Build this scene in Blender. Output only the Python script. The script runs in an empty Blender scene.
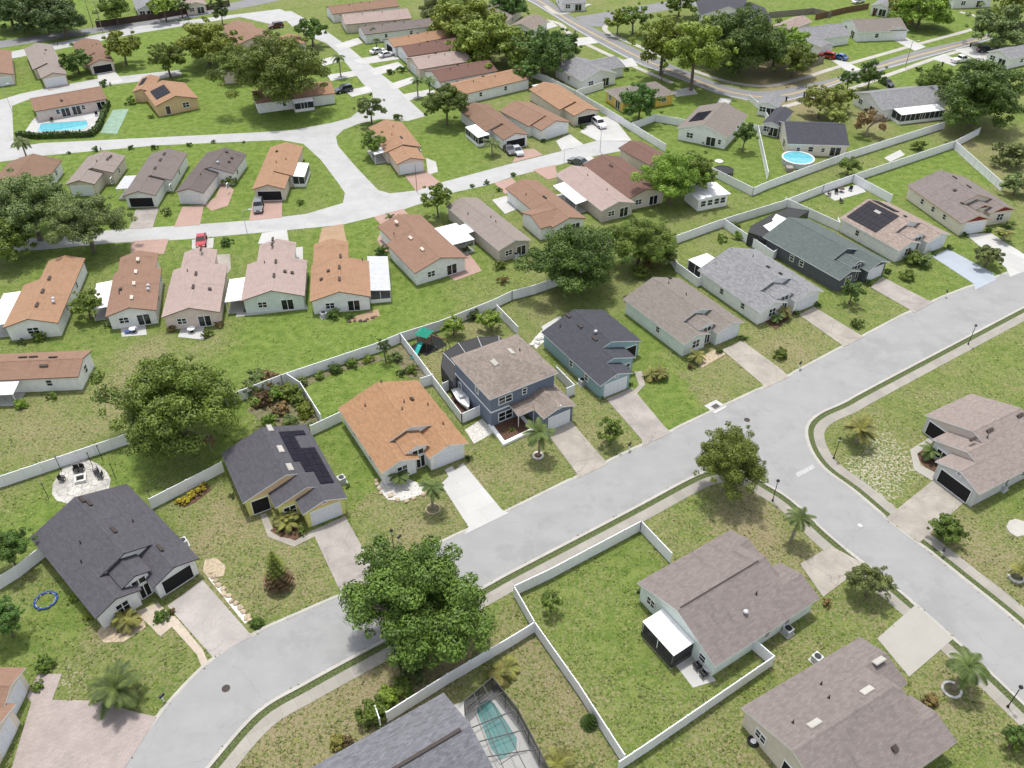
import bpy, bmesh, math, random
import numpy as np
from mathutils import Vector, Matrix
R = math.radians
random.seed(7); rng = np.random.default_rng(11)
SC = bpy.context.scene
COL = SC.collection
# ---------------------------------------------------------------- camera
CAM_H, F, PITCH = 78.0, 850.0, R(39.0)
cam = bpy.data.objects.new('camera', bpy.data.cameras.new('camera')); COL.objects.link(cam)
cam.location = (0, 0, CAM_H); cam.rotation_euler = (R(90) - PITCH, 0, 0)
cam.data.sensor_width = 36; cam.data.lens = F / 1024 * 36
cam.data.clip_start = 0.5; cam.data.clip_end = 6000
SC.camera = cam
cp, sp = math.cos(PITCH), math.sin(PITCH)
def G(px, py, z=0.0):
    """point of the level plane at height z seen at a photo pixel"""
    x = (px - 512) / F; y = -(py - 384) / F
    d = Vector((x, cp + y * sp, -sp + y * cp))
    return Vector((0, 0, CAM_H)) + d * ((z - CAM_H) / d.z)
def depth(p):
    return p.y * cp - (p.z - CAM_H) * sp
# ---------------------------------------------------------------- materials
MATS = {}
def new_mat(name):
    m = bpy.data.materials.new(name); m.use_nodes = True
    nt = m.node_tree; b = nt.nodes['Principled BSDF']
    MATS[name] = m
    return m, nt, b
def N(nt, t, **k):
    n = nt.nodes.new(t)
    for a, v in k.items():
        if a in n.inputs.keys() if hasattr(n.inputs, 'keys') else False: n.inputs[a].default_value = v
        else: setattr(n, a, v)
    return n
def noise(nt, scale, detail=3, rough=.55, vec=None):
    n = nt.nodes.new('ShaderNodeTexNoise'); n.inputs['Scale'].default_value = scale
    n.inputs['Detail'].default_value = detail; n.inputs['Roughness'].default_value = rough
    if vec is None:
        g = nt.nodes.new('ShaderNodeNewGeometry'); vec = g.outputs['Position']
    nt.links.new(vec, n.inputs['Vector'])
    return n.outputs['Fac']
def ramp(nt, fac, lo, hi):
    r = nt.nodes.new('ShaderNodeMapRange'); r.interpolation_type = 'SMOOTHSTEP'
    nt.links.new(fac, r.inputs['Value']); r.inputs['From Min'].default_value = lo; r.inputs['From Max'].default_value = hi
    return r.outputs['Result']
def mixc(nt, fac, a, b, mode='MIX'):
    x = nt.nodes.new('ShaderNodeMix'); x.data_type = 'RGBA'; x.blend_type = mode
    if isinstance(fac, (int, float)): x.inputs[0].default_value = fac
    else: nt.links.new(fac, x.inputs[0])
    for i, c in ((6, a), (7, b)):
        if isinstance(c, tuple): x.inputs[i].default_value = (*c[:3], 1)
        else: nt.links.new(c, x.inputs[i])
    return x.outputs[2]
def mathn(nt, op, a, b=None):
    x = nt.nodes.new('ShaderNodeMath'); x.operation = op
    for i, c in ((0, a), (1, b)):
        if c is None: continue
        if isinstance(c, (int, float)): x.inputs[i].default_value = c
        else: nt.links.new(c, x.inputs[i])
    return x.outputs[0]
def bump(nt, b, fac, strength=.3, dist=.05):
    n = nt.nodes.new('ShaderNodeBump'); n.inputs['Strength'].default_value = strength; n.inputs['Distance'].default_value = dist
    nt.links.new(fac, n.inputs['Height']); nt.links.new(n.outputs[0], b.inputs['Normal'])
def dk(c, f): return tuple(min(1, v * f) for v in c)
def plain(name, c, rough=.6, var=.12, scale=2.5, metal=0, bmp=0, spec=.3):
    m, nt, b = new_mat(name)
    f = noise(nt, scale, 4); f = ramp(nt, f, .3, .7)
    col = mixc(nt, f, dk(c, 1 - var), dk(c, 1 + var))
    nt.links.new(col, b.inputs['Base Color']); b.inputs['Roughness'].default_value = rough
    b.inputs['Metallic'].default_value = metal; b.inputs['Specular IOR Level'].default_value = spec
    if bmp: bump(nt, b, noise(nt, scale * 8, 3), bmp)
    return m
def shingle(name, c, c2=None, stain=.25, contrast=.22, bw=.42, bh=.16):
    """asphalt shingles in courses along the slope, UV in metres"""
    m, nt, b = new_mat(name)
    uv = nt.nodes.new('ShaderNodeUVMap'); uv.uv_map = 'UVMap'
    br = nt.nodes.new('ShaderNodeTexBrick'); nt.links.new(uv.outputs[0], br.inputs['Vector'])
    br.inputs['Scale'].default_value = 1; br.inputs['Brick Width'].default_value = bw; br.inputs['Row Height'].default_value = bh
    br.inputs['Mortar Size'].default_value = .012; br.offset = .37; br.inputs['Bias'].default_value = 0
    c2 = c2 or c
    br.inputs['Color1'].default_value = (*dk(c, 1 + contrast), 1); br.inputs['Color2'].default_value = (*dk(c2, 1 - contrast), 1)
    br.inputs['Mortar'].default_value = (*dk(c, .6), 1)
    n1 = ramp(nt, noise(nt, 1.6, 5, .65), .3, .72)
    col = mixc(nt, n1, dk(c, 1 - .5 * contrast), dk(c, 1 + .5 * contrast))
    col = mixc(nt, .6, col, br.outputs['Color'])
    # weather streaks running down the slope
    mp = nt.nodes.new('ShaderNodeMapping'); mp.inputs['Scale'].default_value = (1.1, .16, 1); nt.links.new(uv.outputs[0], mp.inputs[0])
    n2 = ramp(nt, noise(nt, 1.0, 5, .6, mp.outputs[0]), .45, .75)
    n3 = ramp(nt, noise(nt, .22, 4, .6), .35, .7)
    st = mathn(nt, 'MULTIPLY', n2, n3)
    col = mixc(nt, mathn(nt, 'MULTIPLY', st, stain * 2.2), col, dk(c, .45))
    nt.links.new(col, b.inputs['Base Color']); b.inputs['Roughness'].default_value = .9; b.inputs['Specular IOR Level'].default_value = .15
    bump(nt, b, br.outputs['Fac'], .25, .02)
    return m
def leafmat(name, c, var=.55):
    m, nt, b = new_mat(name)
    oi = nt.nodes.new('ShaderNodeObjectInfo')
    at = nt.nodes.new('ShaderNodeAttribute'); at.attribute_name = 'leaf'
    f = noise(nt, .9, 3, .6)
    f = mathn(nt, 'ADD', mathn(nt, 'MULTIPLY', ramp(nt, f, .3, .7), .5), mathn(nt, 'MULTIPLY', at.outputs['Fac'], .5))
    col = mixc(nt, f, dk(c, 1 - var), (min(1, c[0] * (1 + var * 1.3)), min(1, c[1] * (1 + var)), c[2] * (1 + var * .5)))  # random tone, widened to paint light clumps and yellow-green highlights into the leaves
    hs = nt.nodes.new('ShaderNodeHueSaturation'); nt.links.new(col, hs.inputs['Color'])
    nt.links.new(mathn(nt, 'ADD', mathn(nt, 'MULTIPLY', oi.outputs['Random'], .03), .485), hs.inputs['Hue'])
    nt.links.new(mathn(nt, 'ADD', mathn(nt, 'MULTIPLY', oi.outputs['Random'], .3), .88), hs.inputs['Value'])
    nt.links.new(hs.outputs[0], b.inputs['Base Color']); b.inputs['Roughness'].default_value = .55
    b.inputs['Specular IOR Level'].default_value = .3
    tr = nt.nodes.new('ShaderNodeBsdfTranslucent'); nt.links.new(hs.outputs[0], tr.inputs['Color'])
    mx = nt.nodes.new('ShaderNodeMixShader'); mx.inputs[0].default_value = .16
    nt.links.new(b.outputs[0], mx.inputs[1]); nt.links.new(tr.outputs[0], mx.inputs[2])
    nt.links.new(mx.outputs[0], nt.nodes['Material Output'].inputs['Surface'])
    return m
def pave(name, c, rough=.85, blotch=.18, crack=0, joint=None, brick=None, patch=0, cw=.012, cs=.6):
    m, nt, b = new_mat(name)
    n1 = ramp(nt, noise(nt, .35, 6, .62), .32, .7)
    n2 = ramp(nt, noise(nt, 7, 4, .6), .3, .7)
    col = mixc(nt, n1, dk(c, 1 - blotch), dk(c, 1 + blotch * .5))
    col = mixc(nt, mathn(nt, 'MULTIPLY', n2, .35), col, dk(c, 1 - blotch * 1.6))
    if patch:
        n4 = ramp(nt, noise(nt, .12, 7, .7), .52, .62)
        col = mixc(nt, mathn(nt, 'MULTIPLY', n4, patch), col, dk(c, .72))
        mpp = nt.nodes.new('ShaderNodeMapping'); g0 = nt.nodes.new('ShaderNodeNewGeometry'); nt.links.new(g0.outputs['Position'], mpp.inputs[0])
        mpp.inputs['Rotation'].default_value = (0, 0, R(-38)); mpp.inputs['Scale'].default_value = (.06, .9, 1)
        n5 = ramp(nt, noise(nt, 1, 4, .6, mpp.outputs[0]), .5, .7)
        col = mixc(nt, mathn(nt, 'MULTIPLY', n5, patch * .5), col, dk(c, .8))
    if brick:
        g = nt.nodes.new('ShaderNodeNewGeometry')
        mp = nt.nodes.new('ShaderNodeMapping'); nt.links.new(g.outputs['Position'], mp.inputs[0]); mp.inputs['Rotation'].default_value = (0, 0, R(-32))
        br = nt.nodes.new('ShaderNodeTexBrick'); nt.links.new(mp.outputs[0], br.inputs['Vector']); br.inputs['Scale'].default_value = 1
        br.inputs['Brick Width'].default_value = brick[0]; br.inputs['Row Height'].default_value = brick[1]; br.inputs['Mortar Size'].default_value = .015
        br.inputs['Color1'].default_value = (*dk(c, 1.12), 1); br.inputs['Color2'].default_value = (*dk(c, .86), 1); br.inputs['Mortar'].default_value = (*dk(c, .55), 1)
        col = mixc(nt, .5, col, br.outputs['Color'])
    if crack:
        g = nt.nodes.new('ShaderNodeNewGeometry')
        v = nt.nodes.new('ShaderNodeTexVoronoi'); v.feature = 'DISTANCE_TO_EDGE'; v.inputs['Scale'].default_value = crack
        nn = nt.nodes.new('ShaderNodeTexNoise'); nn.inputs['Scale'].default_value = .9; nt.links.new(g.outputs['Position'], nn.inputs['Vector'])
        va = nt.nodes.new('ShaderNodeVectorMath'); va.operation = 'ADD'; nt.links.new(g.outputs['Position'], va.inputs[0]); nt.links.new(nn.outputs['Color'], va.inputs[1])
        nt.links.new(va.outputs[0], v.inputs['Vector'])
        k = ramp(nt, v.outputs['Distance'], cw, .0)
        col = mixc(nt, mathn(nt, 'MULTIPLY', k, cs), col, dk(c, .45))
    nt.links.new(col, b.inputs['Base Color']); b.inputs['Roughness'].default_value = rough; b.inputs['Specular IOR Level'].default_value = .2
    bump(nt, b, noise(nt, 14, 4), .2, .01)
    return m
M = MATS
for k, c in dict(dkgrey=(.078, .075, .085), bluegrey=(.145, .145, .16), navy=(.06, .06, .072), orange=(.295, .17, .095), tanbrown=(.21, .175, .15),
                 taupe=(.19, .165, .148), grey=(.205, .205, .212), green=(.098, .118, .112), brownmix=(.27, .215, .185), mauve=(.185, .158, .148), pinkbrown=(.235, .195, .178)).items():
    shingle('shingle_' + k, c, stain=.12 if k not in ('mauve',) else .3, contrast=.2 if k not in ('brownmix', 'tanbrown', 'grey', 'bluegrey') else .34, bw=.5, bh=.2)
for k, c in dict(villa_orange=(.29, .175, .11), villa_brown=(.19, .12, .085), villa_pink=(.315, .245, .22), villa_taupe=(.23, .195, .175), villa_dark=(.12, .1, .095),
                 villa_red=(.15, .088, .072), villa_greybrown=(.16, .135, .125), villa_rust=(.225, .14, .10), porch_white=(.7, .7, .7)).items():
    shingle('shingle_' + k, c, stain=.26, contrast=.1, bw=.9, bh=.3)
for k, c in dict(white=(.74, .74, .73), cream=(.68, .62, .53), beige=(.6, .53, .45), pink=(.66, .55, .5), teal=(.27, .39, .42), slate=(.15, .18, .235), charcoal=(.1, .105, .12),
                 mint=(.62, .68, .64), yellow=(.62, .42, .1), lemon=(.62, .6, .2), grey=(.5, .5, .5), taupe=(.5, .44, .39), tan=(.62, .44, .26)).items():
    plain('stucco_' + k, c, .85, .06, 1.2, bmp=.1, spec=.2)
plain('trim_white', (.78, .78, .77), .5, .03); plain('trim_dark', (.06, .05, .05), .5, .05); plain('trim_brown', (.16, .09, .06), .6, .05)
plain('trim_tan', (.45, .31, .17), .6, .05); plain('trim_red', (.2, .02, .025), .6, .05)
plain('garage_white', (.66, .675, .71), .45, .02); plain('opening_shade_ash', (.012, .012, .014), .8, .1); plain('garage_dark', (.05, .035, .03), .6, .1)  # near-black serves as shade painted in openings and as fire pit ash
plain('glass_dark', (.015, .018, .022), .08, .3, spec=.6); plain('screen_dark', (.03, .032, .036), .6, .2)
plain('vinyl_white', (.78, .78, .8), .4, .03, 1.0); plain('metal_white', (.74, .74, .74), .35, .04, 1); plain('metal_grey', (.45, .46, .47), .4, .1)
plain('metal_black', (.02, .02, .022), .45, .1); plain('plastic_black', (.018, .018, .02), .5, .1); plain('solar', (.008, .007, .014), .45, .25, 1.5, spec=.12)
plain('ridge_tan', (.5, .42, .36), .8, .1); plain('vent_dark', (.045, .035, .03), .7, .1); plain('rubber', (.015, .015, .015), .85, .1)
plain('wood_grey', (.24, .21, .18), .85, .2, 4); plain('wood_brown', (.17, .1, .06), .8, .2, 4); plain('wood_dark', (.08, .055, .045), .85, .2, 3)
plain('bark', (.14, .11, .09), .9, .3, 5, bmp=.5); plain('palm_bark', (.25, .21, .17), .9, .25, 6, bmp=.5); plain('bare_twig', (.3, .25, .21), .9, .2, 5)
plain('stone_white', (.55, .535, .5), .85, .25, 3, bmp=.4); plain('stone_tan', (.37, .30, .21), .85, .2, 3, bmp=.4); plain('mulch', (.1, .055, .035), .95, .35, 6, bmp=.6)
plain('mulch_red', (.22, .08, .05), .95, .35, 6, bmp=.6); plain('pebble', (.48, .465, .43), .9, .3, 5, bmp=.6); plain('soil', (.14, .13, .07), .95, .3, 1.5, bmp=.5)
plain('paint_yellow', (.62, .42, .08), .7, .15, 3); plain('paint_worn', (.36, .36, .352), .8, .15, 3); plain('paint_white', (.7, .7, .68), .7, .12, 3); plain('court_green', (.2, .29, .22), .8, .15, 1)
plain('slide_green', (.02, .25, .17), .35, .1); plain('slide_teal', (.02, .33, .3), .35, .1); plain('blue_plastic', (.045, .085, .27), .4, .1); plain('orange_plastic', (.6, .16, .03), .4, .1)
for k, c in dict(red=(.35, .012, .02), darkred=(.1, .015, .02), white=(.75, .75, .75), silver=(.42, .45, .48), black=(.015, .015, .018), blue=(.03, .12, .35), navy=(.02, .025, .05), grey=(.12, .125, .13)).items():
    m = plain('car_' + k, c, .25, .02, spec=.5)
    m.node_tree.nodes['Principled BSDF'].inputs['Coat Weight'].default_value = .6
plain('lamp_glass', (.7, .7, .65), .3, .05); plain('tail_red', (.4, .01, .01), .3, .05)
pave('asphalt', (.275, .275, .272), blotch=.07, patch=.4, crack=.085, cw=.005, cs=.2); pave('asphalt_grey', (.2, .2, .205), blotch=.1, patch=.4); pave('street_pale', (.375, .375, .37), blotch=.08, patch=.3, crack=.11, cw=.01, cs=.2)
pave('kerb_concrete', (.39, .375, .34), blotch=.12); pave('sidewalk_concrete', (.29, .272, .24), blotch=.18, brick=(1.5, 1.5))
pave('concrete_pale', (.42, .415, .40), blotch=.1, brick=(3, 3)); pave('concrete_tan', (.335, .305, .265), blotch=.22, crack=.22); pave('concrete_pink', (.325, .295, .27), blotch=.22, crack=.25)
pave('concrete_sand', (.335, .318, .285), blotch=.06); pave('concrete_blue', (.33, .365, .41), blotch=.08); pave('paver_salmon', (.36, .245, .205), blotch=.12, brick=(.4, .2))
pave('paver_mauve', (.33, .28, .26), blotch=.24, brick=(.5, .25)); pave('stone_drive', (.36, .33, .31), blotch=.16, crack=.5); pave('paver_tan', (.34, .235, .15), blotch=.2, brick=(.4, .2))
pave('flagstone', (.5, .48, .44), blotch=.35, crack=1.1, cw=.09, cs=.85); pave('stone_tile', (.42, .36, .29), blotch=.15, brick=(.7, .7))
leafmat('leaf_oak', (0.118, 0.18, 0.034)); leafmat('leaf_dark', (0.075, 0.142, 0.03)); leafmat('leaf_rich', (0.088, 0.148, 0.028)); leafmat('leaf_pale', (0.19, 0.23, 0.06))
leafmat('leaf_grey', (0.135, 0.185, 0.066)); leafmat('leaf_olive', (0.16, 0.225, 0.036)); leafmat('leaf_lime', (0.17, 0.26, 0.04)); leafmat('leaf_palm', (0.12, 0.18, 0.05)); leafmat('leaf_palm_yellow', (0.24, 0.25, 0.07))
leafmat('leaf_red', (.12, .085, .045)); leafmat('leaf_yellow', (.4, .34, .04)); leafmat('leaf_dry', (.2, .15, .07)); leafmat('grass_blade', (.15, .19, .055), .6); leafmat('leaf_shade', (0.07, 0.115, 0.036))  # last one is a dull deep green for some trees, shrubs and hedge core
m, nt, b = new_mat('pool_water'); b.inputs['Roughness'].default_value = .06
n = ramp(nt, noise(nt, 1.2, 3), .3, .7); nt.links.new(mixc(nt, n, (.085, .33, .40), (.12, .41, .47)), b.inputs['Base Color'])
m, nt, b = new_mat('pool_green'); b.inputs['Roughness'].default_value = .08
n = ramp(nt, noise(nt, .7, 3), .3, .7); nt.links.new(mixc(nt, n, (.055, .16, .16), (.08, .215, .205)), b.inputs['Base Color'])
m, nt, b = new_mat('mesh_screen')
b.inputs['Base Color'].default_value = (.02, .02, .024, 1); b.inputs['Roughness'].default_value = .8; b.inputs['Alpha'].default_value = .35
m, nt, b = new_mat('mesh_screen_thin')
b.inputs['Base Color'].default_value = (.02, .02, .024, 1); b.inputs['Roughness'].default_value = .8; b.inputs['Alpha'].default_value = .1
m, nt, b = new_mat('mesh_screen_dense')
b.inputs['Base Color'].default_value = (.03, .03, .034, 1); b.inputs['Roughness'].default_value = .8; b.inputs['Alpha'].default_value = .84
plain('verge_grass', (.075, .095, .032), .95, .45, 5, bmp=.6)
# lawn: grass, dry patches, sand showing through (weights from the ground's own attribute)
m, nt, b = new_mat('lawn')
at = nt.nodes.new('ShaderNodeAttribute'); at.attribute_name = 'lawn'
sx = nt.nodes.new('ShaderNodeSeparateColor'); nt.links.new(at.outputs['Color'], sx.inputs[0])
nb = noise(nt, .12, 5, .6); nm = noise(nt, .7, 5, .65); nf = noise(nt, 3.2, 5, .7); nx = noise(nt, 11, 3, .7)
nq = noise(nt, 1.7, 4, .7)
g1 = mixc(nt, ramp(nt, mathn(nt, 'ADD', mathn(nt, 'MULTIPLY', nm, .5), mathn(nt, 'MULTIPLY', nf, .5)), .38, .62), (.09, .142, .028), (.195, .225, .066))
gl = mixc(nt, ramp(nt, mathn(nt, 'ADD', mathn(nt, 'MULTIPLY', nm, .6), mathn(nt, 'MULTIPLY', nf, .4)), .37, .63), (.09, .155, .024), (.185, .245, .056))
base = mixc(nt, sx.outputs['Blue'], g1, gl)
gd = mixc(nt, ramp(nt, nf, .36, .64), (.185, .155, .08), (.35, .29, .18))
dmask = ramp(nt, mathn(nt, 'ADD', mathn(nt, 'ADD', mathn(nt, 'MULTIPLY', sx.outputs['Red'], .9), mathn(nt, 'MULTIPLY', nb, .8)), mathn(nt, 'ADD', mathn(nt, 'MULTIPLY', nq, 1.1), mathn(nt, 'MULTIPLY', nf, 1.3))), 1.72, 2.32)
base = mixc(nt, dmask, base, gd)
gs = mixc(nt, ramp(nt, nf, .36, .64), (.33, .27, .18), (.58, .53, .44))
smask = ramp(nt, mathn(nt, 'ADD', sx.outputs['Green'], mathn(nt, 'ADD', mathn(nt, 'MULTIPLY', nq, .7), mathn(nt, 'MULTIPLY', nf, 1.3))), 1.5, 1.75)
base = mixc(nt, smask, base, gs)
sm_ = mathn(nt, 'SUBTRACT', 1.0, mathn(nt, 'MULTIPLY', sx.outputs['Blue'], .6))
base = mixc(nt, mathn(nt, 'MULTIPLY', mathn(nt, 'MULTIPLY', ramp(nt, nf, .45, .78), .45), sm_), base, (.05, .085, .02))
base = mixc(nt, mathn(nt, 'MULTIPLY', mathn(nt, 'MULTIPLY', ramp(nt, nx, .42, .72), .42), sm_), base, (.055, .085, .022))
nt.links.new(base, b.inputs['Base Color']); b.inputs['Roughness'].default_value = .95; b.inputs['Specular IOR Level'].default_value = .1
bump(nt, b, mathn(nt, 'ADD', nf, nx), .9, .12)
# ---------------------------------------------------------------- objects
def tag(o, label=None, cat=None, group=None, kind=None):
    if label: o['label'] = label
    if cat: o['category'] = cat
    if group: o['group'] = group
    if kind: o['kind'] = kind
    return o
def empty(name, loc, rz=0, label=None, cat=None, group=None):
    o = bpy.data.objects.new(name, None); COL.objects.link(o)
    o.empty_display_size = .5; o.location = loc; o.rotation_euler = (0, 0, rz)
    return tag(o, label, cat, group)
class MB:
    def __init__(s): s.v = []; s.f = []; s.mi = []; s.uv = []
    def face(s, pts, mi=0, uv=None):
        i = len(s.v); s.v += [tuple(p) for p in pts]; s.f.append(tuple(range(i, i + len(pts)))); s.mi.append(mi)
        s.uv += uv if uv else [(p[0], p[1]) for p in pts]
    def box(s, x0, x1, y0, y1, z0, z1, mi=0, T=None):
        c = [(x, y, z) for z in (z0, z1) for y in (y0, y1) for x in (x0, x1)]
        if T is not None: c = [tuple(T @ Vector(p)) for p in c]
        for q in ((0, 2, 3, 1), (4, 5, 7, 6), (0, 1, 5, 4), (2, 6, 7, 3), (0, 4, 6, 2), (1, 3, 7, 5)): s.face([c[k] for k in q], mi)
    def bar(s, a, b, r=.05, mi=0, n=4, r2=None):
        a = Vector(a); b = Vector(b); d = (b - a)
        if d.length < 1e-5: return
        d.normalize(); u = d.cross(Vector((0, 0, 1)) if abs(d.z) < .95 else Vector((1, 0, 0))).normalized(); w = d.cross(u)
        r2 = r if r2 is None else r2
        A = [a + (u * math.cos(2 * math.pi * (k + .5) / n) + w * math.sin(2 * math.pi * (k + .5) / n)) * r for k in range(n)]
        B = [b + (u * math.cos(2 * math.pi * (k + .5) / n) + w * math.sin(2 * math.pi * (k + .5) / n)) * r2 for k in range(n)]
        for k in range(n):
            j = (k + 1) % n; s.face([A[k], B[k], B[j], A[j]][::-1], mi)
        s.face(A, mi); s.face(B[::-1], mi)
    def prism(s, pts, z0, z1, mi=0):
        n = len(pts)
        ar = sum(pts[i][0] * pts[(i + 1) % n][1] - pts[(i + 1) % n][0] * pts[i][1] for i in range(n))
        if ar < 0: pts = pts[::-1]
        s.face([(p[0], p[1], z1) for p in pts], mi); s.face([(p[0], p[1], z0) for p in pts][::-1], mi)
        for i in range(n):
            a, b = pts[i], pts[(i + 1) % n]
            s.face([(a[0], a[1], z0), (b[0], b[1], z0), (b[0], b[1], z1), (a[0], a[1], z1)], mi)
    def lathe(s, prof, n=12, cx=0, cy=0, mi=0):
        for (r0, z0), (r1, z1) in zip(prof[:-1], prof[1:]):
            for k in range(n):
                a, b = 2 * math.pi * k / n, 2 * math.pi * (k + 1) / n
                q = [(cx + r0 * math.cos(a), cy + r0 * math.sin(a), z0), (cx + r0 * math.cos(b), cy + r0 * math.sin(b), z0),
                     (cx + r1 * math.cos(b), cy + r1 * math.sin(b), z1), (cx + r1 * math.cos(a), cy + r1 * math.sin(a), z1)]
                if r0 < 1e-6: q = [q[0], q[2], q[3]]
                elif r1 < 1e-6: q = [q[0], q[1], q[2]]
                s.face(q, mi)
    def mesh(s, name, mats, uv=False, smooth=False):
        me = bpy.data.meshes.new(name); me.from_pydata(s.v, [], s.f)
        for m in mats: me.materials.append(M[m] if isinstance(m, str) else m)
        if len(mats) > 1: me.polygons.foreach_set('material_index', s.mi)
        if uv:
            l = me.uv_layers.new(name='UVMap'); l.data.foreach_set('uv', [c for p in s.uv for c in p])
        if smooth: me.polygons.foreach_set('use_smooth', [True] * len(me.polygons))
        me.update(); return me
    def build(s, name, mats, parent=None, uv=False, smooth=False, loc=None, rz=0):
        if isinstance(mats, str): mats = [mats]
        return link(name, s.mesh(name, mats, uv, smooth), parent, loc, rz)
def link(name, me, parent=None, loc=None, rz=0, mat=None):
    o = bpy.data.objects.new(name, me); COL.objects.link(o)
    if parent: o.parent = parent
    if loc is not None: o.location = loc
    if rz: o.rotation_euler = (0, 0, rz)
    if mat:
        o.material_slots[0].link = 'OBJECT'; o.material_slots[0].material = M[mat]
    return o
def copy_tree(o, loc=None, rz=None, parent=None):
    c = o.copy(); COL.objects.link(c)
    if parent: c.parent = parent
    if loc is not None: c.location = loc
    if rz is not None: c.rotation_euler = (0, 0, rz)
    for ch in o.children: copy_tree(ch, parent=c)
    return c
def smooth_line(P, step=1.0):
    """Catmull-Rom through world points"""
    P = [Vector(p) for p in P]; out = []
    Q = [P[0] * 2 - P[1]] + P + [P[-1] * 2 - P[-2]]
    for i in range(1, len(Q) - 2):
        a, b, c, d = Q[i - 1], Q[i], Q[i + 1], Q[i + 2]
        n = max(1, int((c - b).length / step))
        for k in range(n):
            t = k / n
            out.append(.5 * ((2 * b) + (c - a) * t + (2 * a - 5 * b + 4 * c - d) * t * t + (3 * b - a - 3 * c + d) * t ** 3))
    out.append(P[-1]); return out
def offset(L, d):
    """parallel line d metres to the left of travel"""
    o = []
    for i, p in enumerate(L):
        t = (L[min(i + 1, len(L) - 1)] - L[max(i - 1, 0)]); t.z = 0; t.normalize()
        o.append(p + Vector((-t.y, t.x, 0)) * d)
    return o
def gpts(px): return [G(*p) for p in px]
def structure(name, mb_or_mesh, mats): return tag(mb_or_mesh.build(name, mats), kind='structure')
def sheet(name, pts, z, mat, kind='structure', thick=.06):
    mb = MB(); mb.prism([(p.x, p.y) for p in pts], z - thick - .3, z)
    o = mb.build(name, mat)
    if kind: o['kind'] = kind
    return o
# ================================================================ THE SETTING
# ---- lawn weights: (px, py, radius px, dry, sand, lush)
LAWN = [
 # upper village, lush
 (60,120,90,0,0,.9),(190,110,90,0,0,.9),(300,125,70,0,0,.8),(400,60,60,0,0,.6),(350,165,30,0,0,.7),(440,150,50,0,0,.7),(235,190,60,0,0,.9),(120,200,40,0,0,.9),(30,20,60,0,0,.9),(130,35,60,0,0,.8),
 (640,75,50,0,0,.8),(720,150,60,0,0,.6),(870,55,80,0,0,.8),(930,20,50,0,0,.7),(940,170,50,0,0,1),(860,205,22,0,0,.6),(670,110,40,0,0,.8),
 (100,215,60,0,0,.7),(345,240,40,0,0,.7),(390,300,40,0,0,.9),(300,345,95,0,0,.95),(480,260,40,0,0,.7),(420,310,50,0,0,.7),(100,345,50,.15,0,.5),
 # open strip behind the village
 (60,430,80,.5,.0,0),(250,370,60,.1,0,.5),(130,370,40,.55,.25,0),(440,318,30,.1,0,.5),(215,345,30,.35,.1,.2),(20,460,50,.4,0,.1),(480,290,40,.45,.1,0),(560,320,50,.35,0,0),
 # gardens of the near street
 (60,500,50,0,0,1),(120,470,40,0,0,.9),(190,500,35,.2,0,.3),(240,560,60,.55,.12,0),(60,620,50,.1,.1,.5),(140,650,60,.35,.1,.1),(75,675,25,.3,.62,0),(100,635,20,.5,.3,0),
 (370,480,40,.15,0,.5),(420,530,45,.45,.05,0),(350,390,40,0,0,.7),(490,470,45,.5,.15,.1),(540,460,35,.5,.05,0),(600,430,35,.5,.15,.1),(660,385,60,.1,0,.7),(720,390,60,.45,.2,.1),(700,420,40,.1,0,.5),
 (790,350,40,.45,.05,.1),(850,320,40,.2,0,.4),(910,290,40,.2,0,.4),(960,250,40,.1,0,.5),(700,240,40,.35,0,.3),(770,340,25,.5,.1,0),(640,330,30,0,0,.7),(430,355,30,.5,.15,0),(280,400,40,.7,.3,0),
 (470,330,30,.5,.1,0),(740,260,30,.2,0,.4),(620,300,30,.3,0,0),
 # south side
 (300,710,80,.75,.1,0),(260,740,50,.7,.25,0),(330,670,50,.85,.1,0),(430,650,50,.9,0,0),(380,700,40,.9,.1,0),(510,630,40,.45,0,.2),(490,610,12,0,0,1),(500,700,60,.5,.15,.1),(560,690,50,.5,.15,.1),(520,660,25,.5,.5,0),
 (600,620,70,.3,0,.4),(660,640,60,.45,.05,.2),(620,725,25,.4,.7,0),(700,700,50,.3,.1,.4),(640,700,40,.4,.05,.4),(690,590,30,.3,0,.4),(720,735,60,.45,.05,.3),(820,650,60,.45,.1,.3),(560,600,35,.3,.05,.3),(600,570,40,.3,.1,.3),
 (700,530,50,.4,.05,.2),(740,525,40,.95,.12,0),(800,535,40,.55,.05,0),(690,500,30,.3,0,.3),(860,610,30,.5,.1,.2),
 (890,450,40,.4,.68,0),(870,480,35,.35,.68,0),(930,400,35,.3,.6,0),(960,400,25,.3,.5,0),(840,430,25,.35,.2,0),(900,420,40,.4,.3,.1),(990,350,60,.3,.05,.3),(930,370,50,.4,.15,.1),
 (980,520,40,.5,.4,0),(1000,500,30,.3,.3,.3),(960,560,40,.6,.2,0),(1010,580,40,.6,.1,0),(960,700,50,.45,.25,.2),(990,740,40,.3,.1,.5),(950,670,30,.5,.35,0),(1000,660,30,.5,.2,0),
 (985,165,50,.5,0,0),(960,130,60,.5,0,0),(900,160,50,.2,0,.4),(720,230,60,.3,0,.2),(650,200,60,.2,0,.4),(880,130,22,.9,.3,0),(790,75,40,.9,.1,0),(830,70,40,.5,.1,0),(650,60,30,.2,0,.2),(600,120,20,0,0,.6),
 (570,50,50,.3,0,.3),(440,20,40,.4,.1,0),
]
xs = np.concatenate([[-3000, -1200, -500, -330], np.arange(-260, 261, 1.0), [330, 500, 1200, 3000]])
ys = np.concatenate([[-1500, -300, -60, 0], np.arange(22, 430, 1.0), [470, 600, 1000, 2000, 5000]])
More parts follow.
